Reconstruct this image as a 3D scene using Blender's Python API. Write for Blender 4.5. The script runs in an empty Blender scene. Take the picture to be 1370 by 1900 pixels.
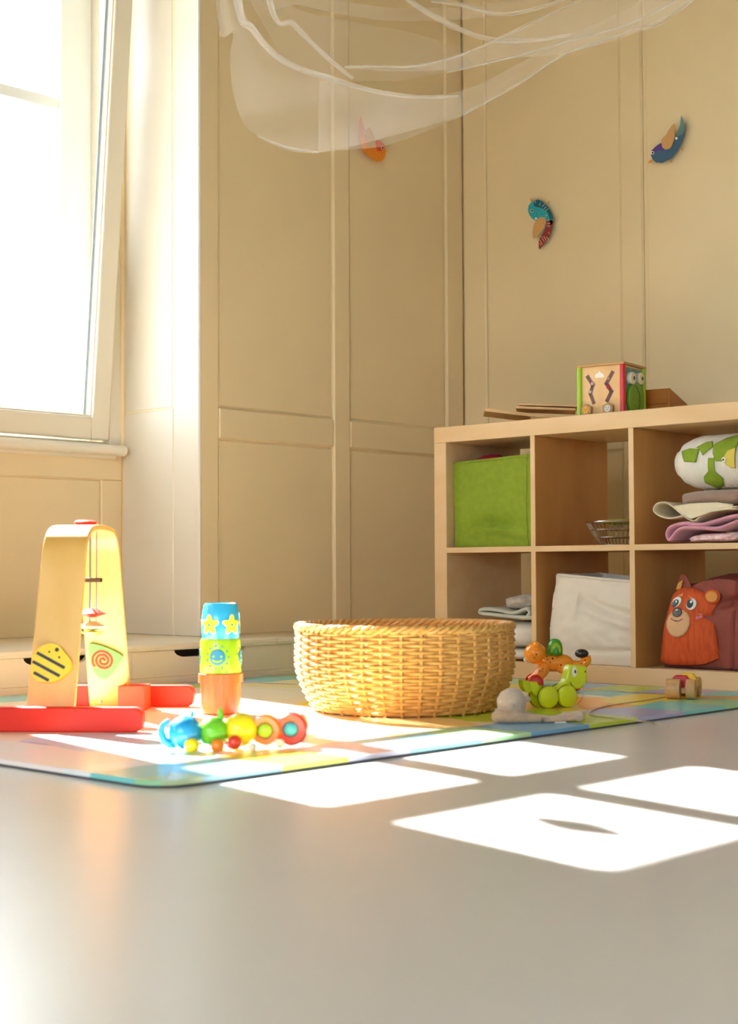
import bpy, math, random
from mathutils import Vector, Matrix, noise
random.seed(7)
scene = bpy.context.scene
col = scene.collection
R = math.radians
# ------------------------------------------------------------------ camera
F_PX, PITCH, ROLL, YAW, CAM_H = 2784.09, .038, .0045, .7530, .335
CAM = Vector((0, 0, CAM_H))
cp, sp, cr, sr, cy, sy = (math.cos(PITCH), math.sin(PITCH), math.cos(ROLL), math.sin(ROLL), math.cos(YAW), math.sin(YAW))
r0 = Vector((cy, sy, 0)); fwd = Vector((-sy*cp, cy*cp, sp)); up0 = r0.cross(fwd)
rgt = r0*cr - up0*sr; upv = r0*sr + up0*cr
cam_d = bpy.data.cameras.new('camera'); cam = bpy.data.objects.new('camera', cam_d); col.objects.link(cam)
cam_d.sensor_fit = 'VERTICAL'; cam_d.sensor_height = 36; cam_d.lens = F_PX/1900*36
cam_d.clip_start = .05; cam_d.clip_end = 200
M = Matrix((rgt, upv, -fwd)).transposed().to_4x4(); M.translation = CAM; cam.matrix_world = M
cam_d.dof.use_dof = True; cam_d.dof.focus_distance = 4.75; cam_d.dof.aperture_fstop = 5.6
scene.camera = cam
# ------------------------------------------------------------------ world, sun, exposure
world = bpy.data.worlds.new('sky'); scene.world = world; world.use_nodes = True
wn = world.node_tree; bg = wn.nodes['Background']; bg.inputs[1].default_value = 9.5
wt = wn.nodes.new('ShaderNodeTexCoord'); wsx = wn.nodes.new('ShaderNodeSeparateXYZ'); wr_ = wn.nodes.new('ShaderNodeValToRGB')
wn.links.new(wt.outputs['Generated'], wsx.inputs[0]); wn.links.new(wsx.outputs['Z'], wr_.inputs[0]); wn.links.new(wr_.outputs[0], bg.inputs[0])
wr_.color_ramp.elements[0].position = 0; wr_.color_ramp.elements[0].color = (.30, .28, .25, 1)      # pale street and houses below the horizon
wr_.color_ramp.elements[1].position = .02; wr_.color_ramp.elements[1].color = (.80, .90, 1.0, 1)    # bright hazy sky
sun_d = bpy.data.lights.new('sun', 'SUN'); sun_o = bpy.data.objects.new('sun', sun_d); col.objects.link(sun_o)
sun_d.energy = 62; sun_d.angle = R(.55); sun_d.color = (1, .965, .91)
SUN = Vector((1, -.21, -.84)).normalized()
sun_o.rotation_euler = SUN.to_track_quat('-Z', 'Y').to_euler(); sun_o.location = (-8, 4, 7)
vs = scene.view_settings; vs.view_transform = 'Standard'; vs.look = 'None'; vs.gamma = 1; vs.use_curve_mapping = False
vs.exposure = 0.52
cyc = scene.cycles; cyc.max_bounces = 14; cyc.diffuse_bounces = 9; cyc.glossy_bounces = 5; cyc.transmission_bounces = 8
cyc.transparent_max_bounces = 24; cyc.use_denoising = True; cyc.sample_clamp_indirect = 8.0; cyc.caustics_reflective = False
for (y0, y1) in ((1.9, 3.08), (-1.1, .08)):        # portals: they only guide the sky light through the windows
    pd = bpy.data.lights.new('window_portal', 'AREA'); po = bpy.data.objects.new('window_portal', pd); col.objects.link(po)
    pd.shape = 'RECTANGLE'; pd.size = 2.1; pd.size_y = y1-y0; pd.cycles.is_portal = True
    po.location = (-4.66, (y0+y1)/2, 1.78); po.rotation_euler = (0, R(-90), 0)
pd = bpy.data.lights.new('window_portal', 'AREA'); po = bpy.data.objects.new('window_portal', pd); col.objects.link(po)
pd.shape = 'RECTANGLE'; pd.size = 3.0; pd.size_y = 1.7; pd.cycles.is_portal = True; po.location = (-.6, -2.74, 1.45); po.rotation_euler = (R(90), 0, 0)

# ------------------------------------------------------------------ pixel rays of the fitted camera (to measure places)
def ray(px, py):
    x = (px-685)/F_PX; z = (950-py)/F_PX
    return rgt*x + upv*z + fwd
def onX(px, py, X): d = ray(px, py); return CAM + d*((X-CAM.x)/d.x)
def onY(px, py, Y): d = ray(px, py); return CAM + d*((Y-CAM.y)/d.y)
def onZ(px, py, Z): d = ray(px, py); return CAM + d*((Z-CAM.z)/d.z)
def atD(px, py, D): return CAM + ray(px, py)*D

# ------------------------------------------------------------------ materials
MATS = {}
def srgb(h):
    if isinstance(h, str):
        h = h.lstrip('#'); c = [int(h[i:i+2], 16)/255 for i in (0, 2, 4)]
    else: c = h
    return tuple(((v/12.92) if v <= .04045 else ((v+.055)/1.055)**2.4) for v in c)+(1,)
def mat(name, color, rough=.5, spec=.5, metal=0, noise_amt=0, noise_scale=40, bump=0, bump_scale=200, stretch=(1, 1, 1), coat=0, transl=0, color2=None, sheen=0):
    if name in MATS: return MATS[name]
    m = bpy.data.materials.new(name); m.use_nodes = True; nt = m.node_tree; b = nt.nodes['Principled BSDF']
    c = srgb(color); b.inputs['Base Color'].default_value = c; b.inputs['Roughness'].default_value = rough
    b.inputs['Specular IOR Level'].default_value = spec; b.inputs['Metallic'].default_value = metal
    if coat: b.inputs['Coat Weight'].default_value = coat; b.inputs['Coat Roughness'].default_value = .08
    if sheen: b.inputs['Sheen Weight'].default_value = sheen
    tc = None
    def coords(scale):
        t = nt.nodes.new('ShaderNodeTexCoord'); mp = nt.nodes.new('ShaderNodeMapping')
        mp.inputs['Scale'].default_value = (scale*stretch[0], scale*stretch[1], scale*stretch[2])
        nt.links.new(t.outputs['Object'], mp.inputs['Vector']); return mp.outputs[0]
    if noise_amt or color2:
        n = nt.nodes.new('ShaderNodeTexNoise'); n.inputs['Scale'].default_value = 1; n.inputs['Detail'].default_value = 4
        nt.links.new(coords(noise_scale), n.inputs['Vector'])
        ra = nt.nodes.new('ShaderNodeValToRGB'); ra.color_ramp.elements[0].position = .3; ra.color_ramp.elements[1].position = .7
        c2 = srgb(color2) if color2 else tuple(v*(1-noise_amt) for v in c[:3])+(1,)
        ra.color_ramp.elements[0].color = c2; ra.color_ramp.elements[1].color = c
        nt.links.new(n.outputs['Fac'], ra.inputs['Fac']); nt.links.new(ra.outputs['Color'], b.inputs['Base Color'])
    if bump:
        n2 = nt.nodes.new('ShaderNodeTexNoise'); n2.inputs['Scale'].default_value = 1; n2.inputs['Detail'].default_value = 3
        nt.links.new(coords(bump_scale), n2.inputs['Vector'])
        bp = nt.nodes.new('ShaderNodeBump'); bp.inputs['Strength'].default_value = bump; bp.inputs['Distance'].default_value = .002
        nt.links.new(n2.outputs['Fac'], bp.inputs['Height']); nt.links.new(bp.outputs[0], b.inputs['Normal'])
    if transl:
        out = nt.nodes['Material Output']; tr = nt.nodes.new('ShaderNodeBsdfTranslucent'); tr.inputs[0].default_value = c
        mx = nt.nodes.new('ShaderNodeMixShader'); mx.inputs[0].default_value = transl
        nt.links.new(b.outputs[0], mx.inputs[1]); nt.links.new(tr.outputs[0], mx.inputs[2]); nt.links.new(mx.outputs[0], out.inputs[0])
    MATS[name] = m; return m
def glass_mat(name, tint=(.97, .985, 1), refl=.06):
    m = bpy.data.materials.new(name); m.use_nodes = True; nt = m.node_tree; nt.nodes.remove(nt.nodes['Principled BSDF'])
    out = nt.nodes['Material Output']; t = nt.nodes.new('ShaderNodeBsdfTransparent'); g = nt.nodes.new('ShaderNodeBsdfGlossy')
    t.inputs[0].default_value = tint+(1,); g.inputs['Roughness'].default_value = .02
    mx = nt.nodes.new('ShaderNodeMixShader'); mx.inputs[0].default_value = refl
    nt.links.new(t.outputs[0], mx.inputs[1]); nt.links.new(g.outputs[0], mx.inputs[2]); nt.links.new(mx.outputs[0], out.inputs[0])
    MATS[name] = m; return m
def net_mat(name, density, color=(.93, .91, .88)):
    m = bpy.data.materials.new(name); m.use_nodes = True; nt = m.node_tree; nt.nodes.remove(nt.nodes['Principled BSDF'])
    out = nt.nodes['Material Output']; t = nt.nodes.new('ShaderNodeBsdfTransparent'); d = nt.nodes.new('ShaderNodeBsdfDiffuse'); tl = nt.nodes.new('ShaderNodeBsdfTranslucent')
    d.inputs[0].default_value = color+(1,); tl.inputs[0].default_value = color+(1,)
    m1 = nt.nodes.new('ShaderNodeMixShader'); m1.inputs[0].default_value = .5
    nt.links.new(d.outputs[0], m1.inputs[1]); nt.links.new(tl.outputs[0], m1.inputs[2])
    mx = nt.nodes.new('ShaderNodeMixShader')
    tc = nt.nodes.new('ShaderNodeTexCoord'); n = nt.nodes.new('ShaderNodeTexNoise'); n.inputs['Scale'].default_value = 9; n.inputs['Detail'].default_value = 3
    nt.links.new(tc.outputs['Object'], n.inputs['Vector'])
    mr = nt.nodes.new('ShaderNodeMapRange'); mr.inputs[3].default_value = density*.8; mr.inputs[4].default_value = density*1.2
    nt.links.new(n.outputs['Fac'], mr.inputs[0]); nt.links.new(mr.outputs[0], mx.inputs[0])
    nt.links.new(t.outputs[0], mx.inputs[1]); nt.links.new(m1.outputs[0], mx.inputs[2]); nt.links.new(mx.outputs[0], out.inputs[0])
    MATS[name] = m; return m

# ------------------------------------------------------------------ mesh building
class MB:
    def __init__(s): s.v = []; s.f = []; s.m = []
    def add(s, vs_, fs, m=0):
        o = len(s.v); s.v += [tuple(p) for p in vs_]; s.f += [tuple(i+o for i in f) for f in fs]; s.m += [m]*len(fs); return s
    def box(s, a, b, m=0):
        x0, y0, z0 = a; x1, y1, z1 = b
        return s.add([(x0,y0,z0),(x1,y0,z0),(x1,y1,z0),(x0,y1,z0),(x0,y0,z1),(x1,y0,z1),(x1,y1,z1),(x0,y1,z1)],
              [(0,3,2,1),(4,5,6,7),(0,1,5,4),(1,2,6,5),(2,3,7,6),(3,0,4,7)], m)
    def prism(s, poly, fn0, fn1, m=0):
        n = len(poly)
        s.add([fn0(*p) for p in poly]+[fn1(*p) for p in poly], [tuple(range(n-1, -1, -1)), tuple(range(n, 2*n))]+[(i, (i+1) % n, n+(i+1) % n, n+i) for i in range(n)], m); return s
    def tube(s, pts, r, n=8, closed=False, m=0, cap=True):
        pts = [Vector(p) for p in pts]; N = len(pts); rings = []
        rr = r if isinstance(r, (list, tuple)) else [r]*N
        prev = None
        for i, p in enumerate(pts):
            t = (pts[(i+1) % N]-pts[i-1]) if closed else (pts[min(i+1, N-1)]-pts[max(i-1, 0)])
            if t.length < 1e-9: t = Vector((0, 0, 1))
            t.normalize()
            if prev is None:
                a = Vector((0, 0, 1)) if abs(t.z) < .9 else Vector((1, 0, 0)); u = t.cross(a).normalized()
            else: u = (prev - t*prev.dot(t)).normalized()
            prev = u; w = t.cross(u)
            rings.append([p + (u*math.cos(2*math.pi*k/n)+w*math.sin(2*math.pi*k/n))*rr[i] for k in range(n)])
        vv = [q for ring in rings for q in ring]; ff = []
        for i in range(N if closed else N-1):
            j = (i+1) % N
            for k in range(n): ff.append((i*n+k, i*n+(k+1) % n, j*n+(k+1) % n, j*n+k))
        if not closed and cap: ff += [tuple(range(n-1, -1, -1)), tuple((N-1)*n+k for k in range(n))]
        return s.add(vv, ff, m)
    def lathe(s, prof, n=32, c=(0, 0, 0), m=0, axis='z', sx=1, sy=1, cap=True):
        vv = []; ff = []; P = len(prof)
        for (r, z) in prof:
            for k in range(n):
                a = 2*math.pi*k/n; x, y = r*math.cos(a)*sx, r*math.sin(a)*sy
                q = (x, y, z) if axis == 'z' else ((z, x, y) if axis == 'x' else (x, z, y))
                vv.append((q[0]+c[0], q[1]+c[1], q[2]+c[2]))
        for i in range(P-1):
            for k in range(n):
                f = (i*n+k, i*n+(k+1) % n, (i+1)*n+(k+1) % n, (i+1)*n+k)
                ff.append(f if axis != 'y' else f[::-1])
        if cap and prof[0][0] > 1e-6: ff.append(tuple(range(n-1, -1, -1)))
        if cap and prof[-1][0] > 1e-6: ff.append(tuple((P-1)*n+k for k in range(n)))
        return s.add(vv, ff, m)
    def ball(s, c, r, nu=20, nv=12, m=0, fn=None):
        rx, ry, rz = r if isinstance(r, (tuple, list)) else (r, r, r); vv = []; ff = []
        for j in range(nv+1):
            t = math.pi*j/nv
            for k in range(nu):
                a = 2*math.pi*k/nu; p = (math.sin(t)*math.cos(a), math.sin(t)*math.sin(a), math.cos(t))
                q = Vector((p[0]*rx, p[1]*ry, p[2]*rz))
                if fn: q = fn(q, p)
                vv.append((q[0]+c[0], q[1]+c[1], q[2]+c[2]))
        for j in range(nv):
            for k in range(nu): ff.append((j*nu+k, (j+1)*nu+k, (j+1)*nu+(k+1) % nu, j*nu+(k+1) % nu))
        return s.add(vv, ff, m)
    def grid(s, fn, nu, nv, m=0, wrap=False):
        vv = [fn(i/nu, j/nv) for j in range(nv+1) for i in range(nu+1)]
        return s.add(vv, [(j*(nu+1)+i, j*(nu+1)+i+1, (j+1)*(nu+1)+i+1, (j+1)*(nu+1)+i) for j in range(nv) for i in range(nu)], m)
    def build(s, name, mats, parent=None, smooth=False, bevel=0, sub=0, solid=0, world=True, ang=35, loc=None, seg=2):
        me = bpy.data.meshes.new(name)
        off = Vector((0, 0, 0))
        if parent is not None and world:
            off = Vector(parent.get('_o', (0, 0, 0)))
        elif loc is not None: off = Vector(loc)
        me.from_pydata([tuple(Vector(p)-off) for p in s.v], [], s.f)
        for m_ in (mats if isinstance(mats, (list, tuple)) else [mats]): me.materials.append(m_)
        for p, mi in zip(me.polygons, s.m): p.material_index = mi
        if solid == 0: 
            import bmesh as _b
            bm = _b.new(); bm.from_mesh(me); _b.ops.remove_doubles(bm, verts=bm.verts, dist=1e-6); _b.ops.recalc_face_normals(bm, faces=bm.faces); bm.to_mesh(me); bm.free()
        if smooth:
            for p in me.polygons: p.use_smooth = True
            if ang: me.set_sharp_from_angle(angle=R(ang))
        me.update()
        o = bpy.data.objects.new(name, me); col.objects.link(o)
        if parent is not None: o.parent = parent
        if loc is not None: o.location = loc; o['_o'] = tuple(off)
        elif parent is not None: o['_o'] = tuple(off)
        if solid:
            md = o.modifiers.new('thick', 'SOLIDIFY'); md.thickness = solid; md.offset = 0
        if bevel:
            md = o.modifiers.new('bevel', 'BEVEL'); md.width = bevel; md.segments = seg; md.limit_method = 'ANGLE'; md.angle_limit = R(40)
        if sub:
            md = o.modifiers.new('sub', 'SUBSURF'); md.levels = sub; md.render_levels = sub
        return o
def empty(name, loc, label, cat, rz=0, group=None):
    o = bpy.data.objects.new(name, None); col.objects.link(o); o.location = loc; o.rotation_euler = (0, 0, rz); o.empty_display_size = .05
    o['label'] = label; o['category'] = cat
    if group: o['group'] = group
    o['_o'] = tuple(loc); return o
def tag(o, label, cat, group=None):
    o['label'] = label; o['category'] = cat
    if group: o['group'] = group
    return o
def struct(o): o['kind'] = 'structure'; return o
def loop(pts, n=6):
    """smooth closed curve through points (Catmull-Rom)"""
    out = []; N = len(pts)
    for i in range(N):
        p0, p1, p2, p3 = [Vector(pts[(i+k) % N]) for k in (-1, 0, 1, 2)]
        for t in [k/n for k in range(n)]:
            out.append(.5*((2*p1)+(-p0+p2)*t+(2*p0-5*p1+4*p2-p3)*t*t+(-p0+3*p1-3*p2+p3)*t**3))
    return out
def spline(pts, n=8):
    out = []; N = len(pts); P = [Vector(p) for p in pts]
    for i in range(N-1):
        p0, p1, p2, p3 = P[max(i-1, 0)], P[i], P[i+1], P[min(i+2, N-1)]
        for t in [k/n for k in range(n)]:
            out.append(.5*((2*p1)+(-p0+p2)*t+(2*p0-5*p1+4*p2-p3)*t*t+(-p0+3*p1-3*p2+p3)*t**3))
    out.append(P[-1]); return out
def nz(x, y, z=0): return noise.noise(Vector((x, y, z)))
# ================================================================== SETTING
cream = mat('cream_paint', (.88, .805, .645), rough=.42, noise_amt=.05, noise_scale=3, bump=.12, bump_scale=60)
cream2 = mat('cream_paint_bench', (.88, .83, .73), rough=.35, noise_amt=.05, noise_scale=4, bump=.1, bump_scale=60)
ceil_m = mat('ceiling_paint', (.62, .62, .61), rough=.7); far_w = mat('white_wall_paint', (.90, .89, .86), rough=.6)
reveal_glare = mat('cream_reveal_glare', (.83, .80, .735), rough=.42, noise_amt=.04, noise_scale=3, bump=.1, bump_scale=60)  # cream paint made whiter, window glare put into its colour
white_p = mat('window_paint', (.87, .84, .77), rough=.35, bump=.05, bump_scale=50)
outer_p = mat('outer_window_paint', (.95, .96, .96), rough=.4)
ext_m = mat('facade_plaster', (.9, .9, .88), rough=.8)
dark_m = mat('notch_shade', (.10, .08, .07), rough=.7)
steel = mat('steel', (.75, .74, .72), rough=.25, metal=1)
glass = glass_mat('window_glass')
XP, YW, YJ, XN, CZ = -3.60, 4.37, 3.066, -4.005, 3.95
YL = 1.87
XR, YF = 1.9, -2.6

# floor: grey linoleum with a satin gloss
fm = mat('grey_linoleum', (.83, .815, .79), rough=.27, spec=.75, noise_amt=.06, noise_scale=2.2)
b_ = MB().box((XN, YF, -.05), (XR, YW+.13, 0)); fl = b_.build('floor', fm); struct(fl)
struct(MB().box((-4.62, YF, CZ), (XR+.1, YW+.13, CZ+.1)).build('ceiling', ceil_m))
struct(MB().box((XR, YF, 0), (XR+.1, YW+.13, CZ)).build('wall_right', far_w))
wf = MB(); wf.box((-4.62, YF-.1, 0), (-2.1, YF, CZ)); wf.box((.9, YF-.1, 0), (XR+.1, YF, CZ)); wf.box((-2.1, YF-.1, 0), (.9, YF, .6)); wf.box((-2.1, YF-.1, 2.3), (.9, YF, CZ))
struct(wf.build('wall_front', far_w))

# ---- window wall: thick masonry with two niches, the second unseen and added
REC = .012            # panels lie this far behind the stiles
wl = MB()
XI = XP-REC
def niche(y0, y1):    # masonry around one window niche
    wl.box((-4.62, y0, 0), (XN, y1, .735))                         # parapet
    wl.box((-4.30, y0, 2.80), (XI, y1, CZ)); wl.box((-4.62, y0, 3.16), (-4.30, y1, CZ))
    wl.box((-4.62, y0-.001, .735), (-4.30, y0+.085, 3.16), 1); wl.box((-4.62, y1-.152, .735), (-4.30, y1+.001, 3.16), 1)   # outer masonry stop
wl.box((-4.62, YJ, 0), (XI, YW+.13, CZ)); niche(YL, YJ)
wl.box((-4.62, .066, 0), (XI, YL, CZ)); niche(-1.13, .066)
wl.box((-4.62, YF, 0), (XI, -1.13, CZ))
wall_left = struct(wl.build('wall_left', [cream, ext_m]))
wb = MB().box((XP-.012, YW+.012, 0), (XR, YW+.13, CZ)); wall_back = struct(wb.build('wall_back', cream))

# stiles, rails and panels (each piece its own object)
def board(a, b, parent, name, bev=.006):
    lo = tuple(min(p, q) for p, q in zip(a, b)); hi = tuple(max(p, q) for p, q in zip(a, b))
    return MB().box(lo, hi).build(name, cream, parent, bevel=bev, seg=1)
T0 = XI-.02
def pw(y0, y1, z0, z1, name, front=XP): board((T0, y0, z0), (front, y1, z1), wall_left, name)
BT = .125
for (y0, y1) in ((YJ, 3.147), (3.668, 3.750), (4.272, YW)): pw(y0, y1, BT, CZ-.001, 'stile')
for (y0, y1) in ((3.147, 3.668), (3.750, 4.272)):
    pw(y0-.001, y1+.001, .753, .853, 'rail', XP-.0003)
    pw(y0+.0035, y1-.0035, .8545, CZ-.001, 'panel', XI+.003); pw(y0+.0035, y1-.0035, BT, .7515, 'panel', XI+.003)
def bw(x0, x1, z0, z1, name, front=YW): board((x0, YW+.03, z0), (x1, front, z1), wall_back, name)
xs = [(-3.600, -3.491), (-2.893, -2.803), (-2.0, -1.91), (-1.2, -1.1), (-.3, -.2)]
for i, (x0, x1) in enumerate(xs): bw(x0, x1, .0, CZ-.001, 'stile')
for i in range(len(xs)-1):
    x0, x1 = xs[i][1], xs[i+1][0]
    bw(x0-.001, x1+.001, .742, .842, 'rail', YW+.0003)
    off = .0035 if i != 1 else .010
    bw(x0+off, x1-.0035, .8435, CZ-.001, 'panel', YW+.009); bw(x0+off, x1-.0035, .0, .7405, 'panel', YW+.009)
# skirting between the shelf wall foot and floor
# far reveal of the niche: framed board
def rv(x0, x1, z0, z1, name, d): return MB().box((x0, YJ-d, z0), (x1, YJ+.01, z1)).build(name, reveal_glare, wall_left, bevel=.004, seg=1)
rv(-3.725, XP+.001, BT, 2.80, 'reveal_board', .004)
rv(-3.985, -3.727, BT, .852, 'reveal_board', .003)
rv(-3.978, -3.733, .855, 2.78, 'reveal_panel', .0015)
MB().box((-4.30, YJ-.0012, .735), (-3.985, YJ+.01, 2.80)).build('reveal_lining', reveal_glare, wall_left); MB().box((-4.30, YL-.01, .735), (-3.985, YL+.0012, 2.80)).build('reveal_lining', reveal_glare, wall_left)
MB().box((-3.985, YL-.01, BT), (XP+.001, YL+.004, 2.80)).build('reveal_board', reveal_glare, wall_left, bevel=.003)
MB().tube([(-3.990, YJ-.004, .742), (-3.990, YJ-.004, 2.78)], .013, 10).build('bead', cream, wall_left, smooth=True)
# parapet panel under the sill
def pp(y0, y1, z0, z1, d, name): return MB().box((XN-.02, y0, z0), (XN+d, y1, z1)).build(name, cream, wall_left, bevel=.003, seg=1)
pp(YL, YJ, .632, .72, .010, 'rail'); pp(2.982, YJ, BT, .6315, .0097, 'stile'); pp(YL, 1.954, BT, .6315, .0097, 'stile'); pp(1.957, 2.979, BT, .6285, .0035, 'panel')

# ---- windows
def make_window(n, dy):
    w = bpy.data.objects.new('window_%d' % n, None); col.objects.link(w); w['kind'] = 'structure'; o = (-4.0, 2.47+dy, .74); w.location = o; w['_o'] = o
    def Bx(a, b, name, m=white_p, par=w, bev=.004, seg=2):
        return MB().box((a[0], a[1]+dy, a[2]), (b[0], b[1]+dy, b[2])).build(name, m, par, bevel=bev, seg=seg)
    # inner sill with rounded nose
    prof = [(-4.02, .720), (-3.975, .720), (-3.962, .712), (-3.950, .708), (-3.937, .714), (-3.932, .726), (-3.936, .738), (-3.950, .744), (-4.02, .746)]
    sill = MB().prism(prof, lambda x, z: (x, YL+.01+dy, z), lambda x, z: (x, 3.040+dy, z)).build('window_sill', white_p, w, smooth=True, ang=50)
    MB().prism([(-4.02, .700), (-3.985, .700), (-3.972, .720), (-4.02, .720)], lambda x, z: (x, YL+.01+dy, z), lambda x, z: (x, 3.03+dy, z)).build('sill_moulding', white_p, w)
    # fixed inner frame
    Bx((-4.05, 3.008, .746), (-3.988, YJ, 2.78), 'jamb'); Bx((-4.05, YL, .746), (-3.988, 1.935, 2.78), 'jamb')
    Bx((-4.05, 1.935, 2.715), (-3.988, 3.008, 2.78), 'head'); Bx((-4.07, 1.935, .740), (-4.005, 3.008, .756), 'threshold')
    # tilted inner sash (hinged at its foot, leaning into the room)
    s = bpy.data.objects.new('sash', None); col.objects.link(s); s.parent = w; s['_o'] = (0, 0, 0)
    s.location = (-.012, 0, .022); s.rotation_euler = (0, R(4.95), 0)
    def S(y0, y1, z0, z1, name, x0=-.030, x1=.028, m=white_p, bev=.006):
        return MB().box((x0, y0-2.47, z0), (x1, y1-2.47, z1)).build(name, m, s, bevel=bev, world=False)
    y0, y1, hz = 1.94, 3.004, 1.93; sw = .070
    S(y0, y0+sw, 0, hz, 'sash_stile'); S(y1-sw, y1, 0, hz, 'sash_stile'); S(y0+sw, y1-sw, 0, .074, 'sash_rail', x1=.0278); S(y0+sw, y1-sw, hz-.074, hz, 'sash_rail', x1=.0278)
    S(y0+sw-.009, y0+sw+.004, .070, hz-.07, 'glazing_bead', -.02, .018, bev=.003); S(y1-sw-.004, y1-sw+.009, .070, hz-.07, 'glazing_bead', -.02, .018, bev=.003)
    S(y0+sw, y1-sw, .070, .080, 'glazing_bead', -.02, .018, bev=.003); S(y0+sw, y1-sw, hz-.080, hz-.070, 'glazing_bead', -.02, .018, bev=.003)
    S(y1-sw-.012, y1-sw-.004, .080, hz-.08, 'spacer', -.012, -.009, m=mat('spacer_blue_grey', (.62, .70, .78), .4), bev=0)
    S(y0+sw, y1-sw, .074, hz-.074, 'pane', -.003, .001, m=glass, bev=0)
    S(y1-.004, y1+.010, .01, .055, 'hinge', -.010, .006, m=steel, bev=.002)
    S(y1-.002, y1+.006, .06, .14, 'hinge', -.014, -.004, m=white_p, bev=.002)
    # outer window with glazing bars
    X0, X1 = -4.225, -4.170
    Bx((X0, 1.90, .735), (X1, 2.04, 2.79), 'outer_stile', outer_p); Bx((X0, 2.94, .735), (X1, 3.066, 2.79), 'outer_stile', outer_p)
    Bx((X0, 2.42, .86), (X1, 2.50, 2.77), 'outer_mullion', outer_p); Bx((X0, 2.04, .735), (X1, 2.94, .86), 'outer_rail', outer_p); Bx((X0, 2.04, 2.77), (X1, 2.94, 2.80), 'outer_rail', outer_p)
    Bx((X0, 2.04, 2.276), (X1+.001, 2.94, 2.386), 'transom', outer_p)
    for (a, b) in ((2.04, 2.42), (2.50, 2.94)):
        Bx((X0+.012, a, 1.885), (X1-.008, b, 1.925), 'glazing_bar', outer_p)
        for (z0, z1) in ((.86, 1.885), (1.925, 2.276), (2.386, 2.77)):
            Bx((-4.199, a, z0), (-4.196, b, z1), 'outer_pane', glass, bev=0)
    return w
make_window(1, 0); make_window(2, -3.0)  # the second is added out of view to brighten the room
w3 = bpy.data.objects.new('window_3', None); col.objects.link(w3); w3['kind'] = 'structure'; w3.location = (-.6, YF-.05, .6); w3['_o'] = (-.6, YF-.05, .6)  # unseen window added behind the camera as sky fill light
for a, b, nm in (((-2.1, .6), (-2.0, 2.3), 'stile'), ((.8, .6), (.9, 2.3), 'stile'), ((-.65, .6), (-.55, 2.3), 'mullion'), ((-2.0, .6), (.8, .7), 'rail'), ((-2.0, 2.2), (.8, 2.3), 'rail')):
    MB().box((a[0], YF-.08, a[1]), (b[0], YF-.02, b[1])).build(nm, white_p, w3, bevel=.004)
for a, b in ((-2.0, -.65), (-.55, .8)): MB().box((a, YF-.052, .7), (b, YF-.048, 2.2)).build('pane', glass, w3)

# ---- low window bench along the panelled wall
bench = empty('window_bench', (-3.5, 2.6, 0), 'long low cream painted bench with grip cut-outs running under the window', 'bench')
BX = -3.372
def bench_top(y0, y1, name='top_board', shift=0):
    pr = [(XN+.0, .104), (-3.372, .104), (-3.358, .107), (-3.354, .115), (-3.358, .123), (-3.372, .1255), (XN, .1255)]
    if y0 >= YJ: pr = [(XI-.0 if x <= XN+.01 else x, z) for x, z in pr]
    MB().prism(pr, lambda x, z: (x+shift, y0, z), lambda x, z: (x+shift, y1, z)).build(name, cream2, bench, smooth=True, ang=50)
bench_top(-1.13, .066); bench_top(YL, YJ-.0005)
def bench_top2(y0, y1): 
    pr = [(XI, .104), (-3.372, .104), (-3.358, .107), (-3.354, .115), (-3.358, .123), (-3.372, .1255), (XI, .1255)]
    MB().prism(pr, lambda x, z: (x, y0, z), lambda x, z: (x, y1, z)).build('top_board', cream2, bench, smooth=True, ang=50)
bench_top2(.066, YL); bench_top2(YJ, 3.168); bench_top2(3.170, YW)
# front boards with hand-hold notches
def front(y0, y1, notches):
    pts = [(y0, .030), (y1, .030), (y1, .104)]
    for (a, b) in sorted(notches, reverse=True):
        h = .021; k = .045
        pts += [(b, .104)]+[(b-k*(1-math.cos(t)), .104-h*math.sin(t)) for t in [R(d) for d in (20, 40, 60, 80, 90)]]
        pts += [(a+k*(1-math.cos(t)), .104-h*math.sin(t)) for t in [R(d) for d in (90, 80, 60, 40, 20)]]+[(a, .104)]
    pts += [(y0, .104)]
    MB().prism(pts, lambda y, z: (BX-.018, y, z), lambda y, z: (BX, y, z)).build('front_board', cream2, bench)
front(YF+.01, 1.2, [(-.6, -.3)]); front(1.2012, 2.62, [(2.265, 2.475)]); front(2.6212, 3.24, [(2.775, 3.05)]); front(3.2412, YW, [])
MB().box((BX-.02, YF+.01, 0), (BX+.006, YW, .0295)).build('plinth', cream2, bench, bevel=.004)
MB().box((BX-.06, YF+.01, .01), (BX-.05, YW, .10)).build('shade_board', dark_m, bench)  # dark board added behind the notches, hollow's shade put into its colour

# leaf added in the window niche out of frame to cast a floor shadow
lf = empty('shadow_leaf', (-3.74, 2.16, 2.18), 'added out-of-view shadow-casting paper leaf ornament on a thread in the upper window niche', 'gobo')
leaf = loop([(0, -.085), (.036, -.02), (.032, .03), (0, .085), (-.032, .03), (-.036, -.02)], 5)
MB().prism([(p[0], p[1]) for p in leaf], lambda a, z: (-3.741, 2.16+a, 2.18+z), lambda a, z: (-3.739, 2.16+a, 2.18+z)).build('leaf', mat('card', (.8, .7, .5), .8), lf)
MB().tube([(-3.74, 2.16, 2.25), (-3.74, 2.16, 2.78)], .0004, 4).build('thread', steel, lf)
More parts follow.
